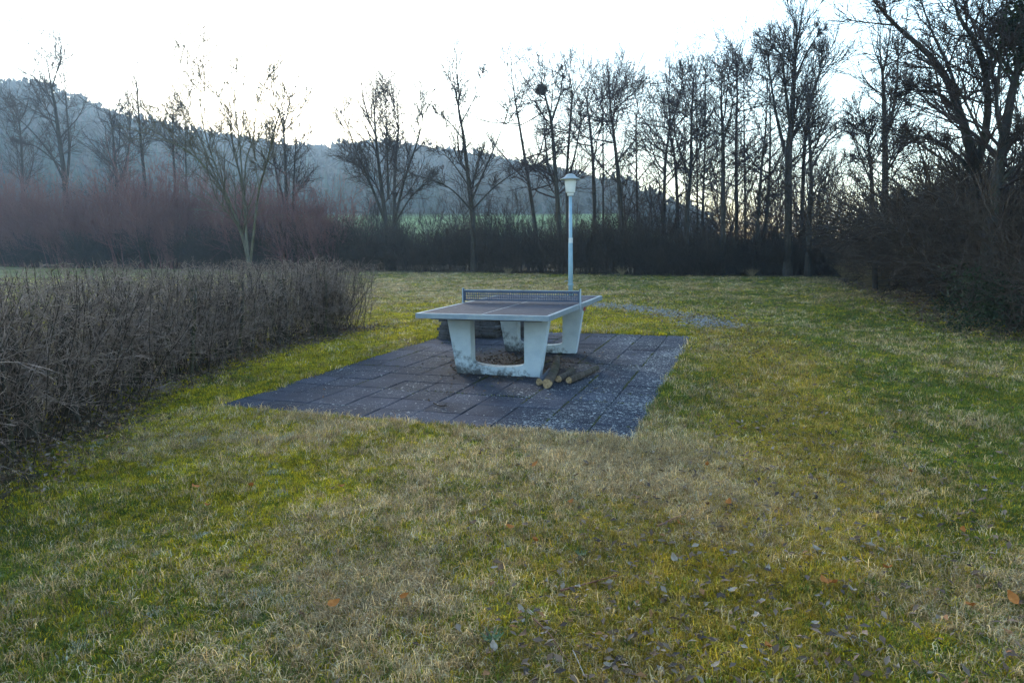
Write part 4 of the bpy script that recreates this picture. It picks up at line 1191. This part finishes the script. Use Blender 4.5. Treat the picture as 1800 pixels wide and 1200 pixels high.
def grass():
    g = np.random.default_rng(51)
    tcol = bpy.data.collections.new('grass_tufts')
    kinds = ['straw', 'green', 'moss']
    for ki, kd in enumerate(kinds):
        for v in range(4):
            nm = f'tuft_{ki}{v}'
            me = tuft_mesh(nm, kd, 400 + ki * 10 + v); me.materials.append(MAT['tuft_blade'])
            tcol.objects.link(bpy.data.objects.new(nm, me))
    ys = np.linspace(1.1, 37, 1500)
    dens = np.where(ys < 4.5, 2800, 2800 * (4.5 / ys) ** 2.25) * 2 * (0.86 * ys + 1.4)
    cdf = np.concatenate([[0], np.cumsum((dens[1:] + dens[:-1]) / 2 * np.diff(ys))])
    N = int(cdf[-1])
    y = np.interp(g.random(N) * cdf[-1], cdf, ys)
    x = (0.86 * y + 1.4) * g.uniform(-1, 1, N)
    lx, ly = to_table(x, y)
    e = 0.01 + 0.14 * np.clip(fbm(x, y, 2.4, 4, 7.0) - 0.38, 0, 1)
    ed = np.maximum(np.maximum(SX0 + e * 1.2 - lx, lx - SX1 + e * 0.7), np.maximum(SY0 + e * 1.8 - ly, ly - SY1 + e * 0.6))
    keep = (ed > 0) & (y + 0.60 * x < 34.4)
    x, y, ed = x[keep], y[keep], ed[keep]
    w = weights(x, y)
    names = list(w); Wt = np.maximum(np.stack([w[k] for k in names], 1), 1e-6)
    cum = np.cumsum(Wt / Wt.sum(1, keepdims=True), 1)
    k = (g.random(len(x))[:, None] > cum).sum(1).clip(0, len(names) - 1)
    nm = np.array(names)[k]
    keep = ~((nm == 'litter') & (g.random(len(x)) < 0.92)) & ~((nm == 'gravel') & (g.random(len(x)) < 0.9))
    x, y, nm, ed = x[keep], y[keep], nm[keep], ed[keep]
    N = len(x)
    pal = {'moss': [(0.48, 0.375, 0.016), (0.36, 0.31, 0.015), (0.56, 0.42, 0.025)], 'green': [(0.13, 0.18, 0.020), (0.09, 0.14, 0.022), (0.20, 0.22, 0.028)],
           'straw': [(0.64, 0.47, 0.24), (0.50, 0.355, 0.175), (0.74, 0.59, 0.35), (0.35, 0.23, 0.11)], 'path': [(0.46, 0.31, 0.03), (0.36, 0.27, 0.025), (0.50, 0.36, 0.10)],
           'litter': [(0.12, 0.09, 0.05), (0.24, 0.18, 0.11)], 'gravel': [(0.25, 0.22, 0.12), (0.15, 0.15, 0.05)]}
    c = np.zeros((N, 3)); ix = np.zeros(N, int)
    for kk, L in pal.items():
        i = np.where(nm == kk)[0]
        c[i] = np.array(L)[g.integers(0, len(L), len(i))]
        base = {'moss': 8, 'green': 4, 'straw': 0, 'path': 8, 'litter': 0, 'gravel': 4}[kk]
        ix[i] = base + g.integers(0, 4, len(i))
    mixm = (nm == 'moss') & (g.random(N) < 0.22); ix[mixm] = 4 + g.integers(0, 4, mixm.sum())
    mixp = (nm == 'path') & (g.random(N) < 0.25); ix[mixp] = g.integers(0, 4, mixp.sum())
    c *= g.uniform(0.6, 1.3, (N, 1)) * (0.65 + 0.7 * fbm(x, y, 2.6, 4, 44.0))[:, None]
    fr = (fbm(x, y, 9.0, 4, 29.0) > 0.75) & (x < -0.9) & (y < 6) & (g.random(N) < 0.7)
    c[fr] = np.array([0.40, 0.40, 0.28]) * g.uniform(0.6, 1.2, (fr.sum(), 1))
    far = np.clip(y / 4.8, 1, 3.6)
    scl = np.stack([far, far, np.clip(far, 1, 1.35) * (0.65 + 0.7 * fbm(x, y, 1.7, 3, 33.0)) * np.where(ed < 0.10, 1.35, 1.0)], 1) * g.uniform(0.75, 1.2, (N, 1))
    me = bpy.data.meshes.new('grass')
    P = np.stack([x, y, ground_z(x, y)], 1)
    me.vertices.add(N); me.vertices.foreach_set('co', P.astype(np.float32).ravel())
    def attr(name, typ, data, field):
        at = me.attributes.new(name, typ, 'POINT'); at.data.foreach_set(field, np.ascontiguousarray(data).ravel())
    attr('Place', 'FLOAT_COLOR', np.column_stack([c, np.ones(N)]).astype(np.float32), 'color')
    attr('pick', 'INT', ix.astype(np.int32), 'value')
    attr('scl', 'FLOAT_VECTOR', scl.astype(np.float32), 'vector')
    attr('rot', 'FLOAT_VECTOR', np.stack([g.normal(0, .12, N), g.normal(0, .12, N), g.uniform(0, 6.28, N)], 1).astype(np.float32), 'vector')
    o = link('grass', me)
    ng = bpy.data.node_groups.new('grass_scatter', 'GeometryNodeTree')
    ng.interface.new_socket('Geometry', in_out='INPUT', socket_type='NodeSocketGeometry')
    ng.interface.new_socket('Geometry', in_out='OUTPUT', socket_type='NodeSocketGeometry')
    gi = ng.nodes.new('NodeGroupInput'); go = ng.nodes.new('NodeGroupOutput')
    ip = ng.nodes.new('GeometryNodeInstanceOnPoints'); ci = ng.nodes.new('GeometryNodeCollectionInfo')
    ci.inputs['Collection'].default_value = tcol; ci.inputs['Separate Children'].default_value = True
    ip.inputs['Pick Instance'].default_value = True
    def named(nme, typ):
        n = ng.nodes.new('GeometryNodeInputNamedAttribute'); n.data_type = typ; n.inputs['Name'].default_value = nme
        return n.outputs['Attribute']
    e2r = ng.nodes.new('FunctionNodeEulerToRotation')
    ng.links.new(named('rot', 'FLOAT_VECTOR'), e2r.inputs[0])
    ng.links.new(gi.outputs[0], ip.inputs['Points']); ng.links.new(ci.outputs[0], ip.inputs['Instance'])
    ng.links.new(named('pick', 'INT'), ip.inputs['Instance Index']); ng.links.new(e2r.outputs[0], ip.inputs['Rotation']); ng.links.new(named('scl', 'FLOAT_VECTOR'), ip.inputs['Scale'])
    ng.links.new(ip.outputs[0], go.inputs[0])
    md = o.modifiers.new('scatter', 'NODES'); md.node_group = ng
    tag(o, 'short mown winter grass and moss with dry straw-coloured blades', 'grass', kind='stuff')
    print('grass tufts', N)
grass()

# grass and moss growing in the joints of the paving
def joint_moss():
    g = np.random.default_rng(52)
    P = []
    for i in range(1, 10):
        n = 260
        yy = g.uniform(SY0, SY1, n); k = fbm(yy, np.full(n, i * 3.3), 1.2, 3, 5.0) > (0.53 if i in (7, 8, 9) else 0.60)
        P.append(np.stack([np.full(n, SX0 + i * .4) + g.normal(0, .004, n), yy], 1)[k])
    for j in range(1, 15):
        n = 120
        xx = g.uniform(SX0, SX1, n); k = fbm(xx, np.full(n, j * 2.7), 1.3, 3, 15.0) > 0.64
        P.append(np.stack([xx, np.full(n, SY0 + j * .4) + g.normal(0, .004, n)], 1)[k])
    P = np.concatenate(P); P = np.repeat(P, 7, 0) + g.normal(0, 0.006, (len(P) * 7, 2)); N = len(P)
    c, s = math.cos(TYAW), math.sin(TYAW)
    x = TX + c * P[:, 0] - s * P[:, 1]; y = TY + s * P[:, 0] + c * P[:, 1]
    th = g.uniform(0, 6.28, N); hh = g.uniform(.008, .022, N); wd = 0.004
    b0 = np.stack([x - np.sin(th) * wd, y + np.cos(th) * wd, np.full(N, -.01)], 1); b1 = np.stack([x + np.sin(th) * wd, y - np.cos(th) * wd, np.full(N, -.01)], 1)
    tp = np.stack([x + np.cos(th) * hh * .6, y + np.sin(th) * hh * .6, hh], 1)
    V = np.stack([b0, b1, tp], 1).reshape(-1, 3)
    cc = np.repeat(np.array([0.085, 0.095, 0.02])[None] * g.uniform(.6, 1.5, (N, 1)), 3, 0)
    o = link('joint_moss', raw_mesh('joint_moss', V, np.arange(N * 3), np.arange(N) * 3, False, cc), MAT['blade'])
    tag(o, 'thin green moss growing in the joints of the paving', 'moss', kind='stuff')
joint_moss()

# ------------------------------------------------------------------ leaves
def leaf_mesh(name, L, w, curl, seed):
    g = np.random.default_rng(seed)
    V, Fc = [], []
    n = 6
    for i in range(n + 1):
        t = i / n; ww = w * math.sin(math.pi * min(max(t, 0.03), 0.97)) ** 0.7
        zc_ = curl * (t - 0.5) ** 2 * L * 2 + g.normal(0, 0.002)
        up = curl * ww * 0.6
        V += [(L * (t - .5), -ww, zc_ + up), (L * (t - .5), 0, zc_), (L * (t - .5), ww, zc_ + up + g.normal(0, .002))]
    for i in range(n):
        a = i * 3
        Fc += [(a, a + 3, a + 4, a + 1), (a + 1, a + 4, a + 5, a + 2)]
    V += [(L * .5, -.001, curl * .5 * L), (L * .5, .001, curl * .5 * L), (L * .78, .004, curl * .6 * L)]
    Fc.append((len(V) - 3, len(V) - 2, len(V) - 1))
    return py_mesh(name, V, Fc, True)
LEAFC = {'orange': ((0.30, 0.10, 0.025), (0.42, 0.17, 0.05), 'curled orange-brown leaf lying on the short grass'),
         'grey': ((0.20, 0.158, 0.115), (0.36, 0.29, 0.225), 'pale faded dead leaf lying on the mossy lawn'),
         'brown': ((0.10, 0.055, 0.034), (0.21, 0.125, 0.075), 'dull dark brown dead leaf lying on the lawn')}
for k, v in LEAFC.items():
    MAT['leaf_' + k] = simple_mat(k + '_leaf', v[0], v[1], 40.0, 0.9)
    MAT['leaf_' + k].node_tree.nodes['Principled BSDF'].inputs['Specular IOR Level'].default_value = 0.1
gl = np.random.default_rng(61)
lm = {k: [leaf_mesh('fallen_leaf', gl.uniform(.032, .052), gl.uniform(.008, .016), gl.uniform(.3, .9), 200 + i + 10 * j) for i in range(4)] for j, k in enumerate(LEAFC)}
def place_leaf(x, y, kind, s=1.0):
    lx, ly = to_table(x, y)
    on = SX0 < lx < SX1 and SY0 < ly < SY1
    z = 0.016 if on else float(ground_z(np.array([x]), np.array([y]))[0]) + 0.044
    me = lm[kind][gl.integers(0, 4)]
    o = link('fallen_leaf', me, MAT['leaf_' + kind])
    o.location = (float(x), float(y), z); o.rotation_euler = (gl.normal(0, .35), gl.normal(0, .35), gl.uniform(0, 6.28)); o.scale = (s, s, s)
    tag(o, LEAFC[kind][2], 'leaf', f'{kind} leaves scattered over the lawn')
for (px, py) in [(366, 895), (600, 865), (585, 1076), (1002, 893), (898, 940), (940, 960), (440, 860), (708, 1062), (940, 826), (1448, 1036), (1465, 1040), (1350, 1150), (1705, 1085), (1780, 1070), (1195, 930), (345, 860), (1243, 824), (1280, 895), (1690, 945), (1560, 1015), (1600, 835)]:
    p = G(px, py); place_leaf(p[0], p[1], 'orange', gl.uniform(0.9, 1.2))
for (px, py) in [(543, 1047), (915, 1087), (868, 1152), (956, 1130), (918, 1110), (1090, 1106), (1068, 1186), (960, 1035), (1350, 1010), (1375, 1012), (1650, 1010), (1455, 1075), (1500, 1055), (1330, 1095), (1060, 1140), (1015, 1045), (45, 1105), (1185, 995), (1288, 1055), (930, 1095), (1345, 1115), (1140, 1150), (1575, 1195), (1730, 870)]:
    p = G(px, py); place_leaf(p[0], p[1], 'grey', gl.uniform(0.7, 1.1))
for k in range(110):
    y = 2.2 + 7 * gl.random() ** 1.6; x = np.interp(gl.random(), [0, 1], [-0.1, 0.78]) * y
    place_leaf(x, y, ('brown', 'grey', 'brown', 'grey', 'brown')[k % 5], gl.uniform(0.6, 1.0))
for k in range(30):
    y = 2.2 + 6 * gl.random(); x = gl.uniform(-0.7, 0.0) * y
    lx, ly = to_table(x, y)
    place_leaf(x, y, 'brown', gl.uniform(0.5, 0.9))

def litter():
    """uncountable small leaf litter: under the hedge, in the thicket, along the path, under the tree belt and the table"""
    g = np.random.default_rng(62)
    P = []
    hf = np.array(HEDGE_FRONT)
    s = g.random(6500) * 8.6
    seg = np.concatenate([[0], np.cumsum(np.linalg.norm(np.diff(hf, axis=0), axis=1))])
    c = np.stack([np.interp(s, seg, hf[:, 0]), np.interp(s, seg, hf[:, 1])], 1)
    c[:, 0] -= g.normal(0.12, 0.30, len(c)); c[:, 1] += g.normal(0, .2, len(c)); P.append(c)
    y = g.uniform(9, 26, 5200); x = np.interp(y, [8.6, 10.2, 11.4, 16.2, 25.3], [7.9, 7.5, 7.7, 9.6, 12.6]) + g.normal(0.2, 0.75, len(y)); P.append(np.stack([x, y], 1))
    pa = np.array(PATH); seg = np.concatenate([[0], np.cumsum(np.linalg.norm(np.diff(pa, axis=0), axis=1))])
    s = seg[-1] * (1 - g.random(1900) ** 1.3 * 0.75); c = np.stack([np.interp(s, seg, pa[:, 0]), np.interp(s, seg, pa[:, 1])], 1) + g.normal(0, .38, (1900, 2)); P.append(c)
    y = 2 + 24 * g.random(3600) ** 1.4; x = y * g.uniform(-0.05, 0.8, len(y)); P.append(np.stack([x, y], 1))
    lx, ly = g.normal(-0.05, .38, 900), g.normal(-0.15, .55, 900)
    t = np.array([TW(a, b)[:2] for a, b in zip(lx, ly)]); P.append(t)
    P = np.concatenate(P); N = len(P)
    x, y = P[:, 0], P[:, 1]
    lx, ly = to_table(x, y); on = (lx > SX0) & (lx < SX1) & (ly > SY0) & (ly < SY1)
    keep = ~on | (np.arange(N) >= N - 900); x, y, on = x[keep], y[keep], on[keep]; N = len(x)
    z = np.where(on, 0.016, ground_z(x, y) + g.uniform(0.014, 0.042, N))
    s = g.uniform(.010, .026, N) * np.clip(y / 8, 1, 2.0)
    th = g.uniform(0, 6.28, N); n = norm(np.stack([g.normal(0, .4, N), g.normal(0, .4, N), np.ones(N)], 1))
    a = norm(np.cross(n, np.stack([np.cos(th), np.sin(th), np.zeros(N)], 1))); b = np.cross(n, a)
    c = np.stack([x, y, z], 1); s = s[:, None]
    V = np.stack([c - a * s, c + b * s * .5 + n * s * .25, c + a * s * 1.1, c - b * s * .5 + n * s * .2], 1).reshape(-1, 3)
    f = np.arange(N * 4).reshape(N, 4); tri = np.concatenate([f[:, [0, 1, 2]], f[:, [0, 2, 3]]])
    pal = np.array([(0.12, 0.075, 0.05), (0.20, 0.13, 0.09), (0.07, 0.048, 0.038), (0.26, 0.205, 0.155), (0.17, 0.12, 0.085), (0.26, 0.12, 0.05)])
    pr = np.array([.26, .2, .22, .12, .16, .04])
    cc = pal[g.choice(6, N, p=pr)] * g.uniform(.7, 1.25, (N, 1))
    cc = np.where(on[:, None], cc * 0.45, cc)
    o = link('leaf_litter', raw_mesh('leaf_litter', V, tri.ravel(), np.arange(len(tri)) * 3, False, np.repeat(cc, 4, 0)), MAT['leaf'])
    tag(o, 'small brown and grey leaf litter strewn under hedge and thicket and along the path', 'leaf litter', kind='stuff')
litter()

# ------------------------------------------------------------------ gravel showing through on the path
def gravel():
    g = np.random.default_rng(63); n = 2000
    s = g.random(n); k = [tuple(G(*p)[:2]) for p in [(1035, 536), (1100, 541), (1170, 551), (1235, 565), (1275, 578)]]
    k = np.array(k); c = resample(k, 50)[(s * 49).astype(int)] + g.normal(0, .26, (n, 2))
    ico = np.array([(1, 0, 0), (-1, 0, 0), (0, 1, 0), (0, -1, 0), (0, 0, 1), (0, 0, -.3)], float)
    ft = np.array([(0, 2, 4), (2, 1, 4), (1, 3, 4), (3, 0, 4)])
    sz = g.uniform(.010, .028, (n, 1, 1)); V = ico[None] * sz * g.uniform(.7, 1.3, (n, 6, 1)) * np.array([1, 1, .6])
    V[:, :, 0] += c[:, :1]; V[:, :, 1] += c[:, 1:]; V[:, :, 2] += ground_z(c[:, 0], c[:, 1])[:, None] + .022
    tri = (np.arange(n)[:, None, None] * 6 + ft[None]).reshape(-1, 3)
    cc = np.repeat(np.array([.24, .245, .25])[None] * g.uniform(.5, 1.3, (n, 1)), 6, 0)
    o = link('gravel', raw_mesh('gravel', V.reshape(-1, 3), tri.ravel(), np.arange(len(tri)) * 3, False, cc), MAT['leaf'])
    tag(o, 'grey gravel showing through the old path behind the table', 'gravel', kind='stuff')
gravel()

# ------------------------------------------------------------------ twigs, weeds and dry tufts
MAT['twig_ground'] = simple_mat('reddish_twig', (0.13, 0.05, 0.035), (0.22, 0.10, 0.06), 30.0, 0.7)
MAT['twig_pale2'] = simple_mat('pale_twig', (0.22, 0.19, 0.16), (0.36, 0.32, 0.27), 30.0, 0.7)
def ground_twig(pts, r_, label, mat, side=0):
    P = np.array([G(*p) for p in pts]); P[:, 2] = ground_z(P[:, 0], P[:, 1]) + 0.03
    q_ = resample(P, 12); c = q_[0].copy()
    lx, ly = to_table(q_[:, 0], q_[:, 1])
    Tb = Tubes(); Tb.add(q_[None], np.linspace(r_, r_ * .4, 12)[None], 6)
    if side:
        g = np.random.default_rng(side); P2, r2 = sprout(q_[None], np.full((1, 12), r_), 5, .3, .9, (40, 10), .3, 3, .1, 0, .6, .5, .001, g)
        P2[:, :, 2] = np.clip(P2[:, :, 2], c[2] - .015, c[2] + .05); Tb.add(P2, r2, 4)
    o = link('fallen_twig', Tb.mesh('fallen_twig', c), MAT[mat]); o.location = c.tolist()
    tag(o, label, 'twig')
ground_twig([(938, 1098), (965, 1122), (985, 1150), (1002, 1172)], .0032, 'thin red-brown twig lying among grey leaves in the mossy grass', 'twig_ground')
ground_twig([(1007, 1150), (1018, 1175), (1028, 1199)], .0026, 'thin pale curved twig below the red-brown twig', 'twig_pale2')
ground_twig([(985, 1046), (1030, 1033), (1085, 1018)], .0045, 'short dark stick lying across the mossy grass', 'twig_ground')
ground_twig([(1155, 930), (1180, 918), (1205, 908)], .004, 'small dark branch lying near orange leaves on the lawn', 'twig_ground')
ground_twig([(262, 687), (290, 680), (320, 660)], .006, 'pale bent stick lying on the grass along the hedge', 'twig_pale2', 3)
ground_twig([(700, 597), (715, 604), (722, 607)], .005, 'dark twig sticking up at the back left paving edge', 'twig_ground', 4)
def paving_twig():
    P = np.array([G(762, 712), G(772, 717), G(783, 718)]); P[:, 2] = 0.026
    q_ = resample(P, 8); Tb = Tubes(); Tb.add(q_[None], np.full((1, 8), .006), 5)
    g = np.random.default_rng(9); P2, r2 = sprout(q_[None], np.full((1, 8), .006), 6, .1, .9, (35, 10), .6, 3, .12, 0, .7, .5, .002, g); P2[:, :, 2] = np.clip(P2[:, :, 2], .02, .06); Tb.add(P2, r2, 4)
    o = link('fallen_twig', Tb.mesh('fallen_twig', q_[0]), MAT['twig_dark']); o.location = q_[0].tolist()
    tag(o, 'small forked dark twig lying on the paving slabs', 'twig')
paving_twig()

MAT['weed'] = simple_mat('weed_leaf', (0.06, 0.10, 0.04), (0.11, 0.16, 0.065), 30.0, 0.6)
def weed(px, py, s, label):
    p = G(px, py); z = float(ground_z(np.array([p[0]]), np.array([p[1]]))[0]); g = np.random.default_rng(int(px))
    root = empty('rosette_weed', (p[0], p[1], z))
    for k in range(9):
        me = leaf_mesh('leaf', g.uniform(.07, .10) * s, g.uniform(.010, .014) * s, .5, int(px) + k)
        o = link('leaf', me, MAT['weed'], root); a = k * 0.7 + g.normal(0, .15)
        o.location = (math.cos(a) * .045 * s, math.sin(a) * .045 * s, 0.022); o.rotation_euler = (0, -0.35 + g.normal(0, .1), a)
    tag(root, label, 'weed')
weed(865, 1130, 0.55, 'grey-green rosette weed with pale leaves around it')
weed(1022, 975, 0.4, 'small flat green weed beside a dark stick')

tuft_me = []
for k in range(2):
    g = np.random.default_rng(300 + k); M = 140
    a = g.uniform(0, 6.28, M); p = np.stack([np.cos(a) * .12 * g.random(M), np.sin(a) * .12 * g.random(M), np.full(M, -.02)], 1)
    d = norm(np.stack([np.cos(a) * g.uniform(.1, .8, M), np.sin(a) * g.uniform(.1, .8, M), np.ones(M)], 1)); P = np.empty((M, 5, 3)); P[:, 0] = p
    L = g.uniform(.35, .95, M)
    for j in range(4):
        d = norm(d + np.array([0, 0, -.12 * j]) + g.normal(0, .06, (M, 3))); p = p + d * (L / 4)[:, None]; P[:, j + 1] = p
    Tb = Tubes(); Tb.add(P, np.tile(np.linspace(.006, .003, 5), (M, 1)), 3); tuft_me.append(Tb.mesh('dry_grass_tuft'))
MAT['tuft'] = simple_mat('dry_tuft', (0.20, 0.15, 0.08), (0.32, 0.25, 0.14), 3.0)
for k, (px, py) in enumerate([(1488, 489), (1502, 492), (1530, 503), (1545, 508), (1322, 485), (1093, 483), (1012, 481), (893, 481)]):
    p = G(px, py)
    place_shrub(tuft_me[k % 2], 'tuft', 'dry_grass_tuft', p[0], p[1], 1.0 if k < 4 else 0.4 + 0.08 * (k % 3), 'upright tuft of dry straw-coloured grass at the foot of the thicket' if k < 4 else 'small dry grass tuft at the edge of the dark shrub belt', 'grass tuft', 'dry tufts at the thicket' if k < 4 else 'dry tufts along the shrub belt', gs)
print('crown tris', TRIS, 'all tris', sum(len(m.loops) - 2 * len(m.polygons) for m in bpy.data.meshes))
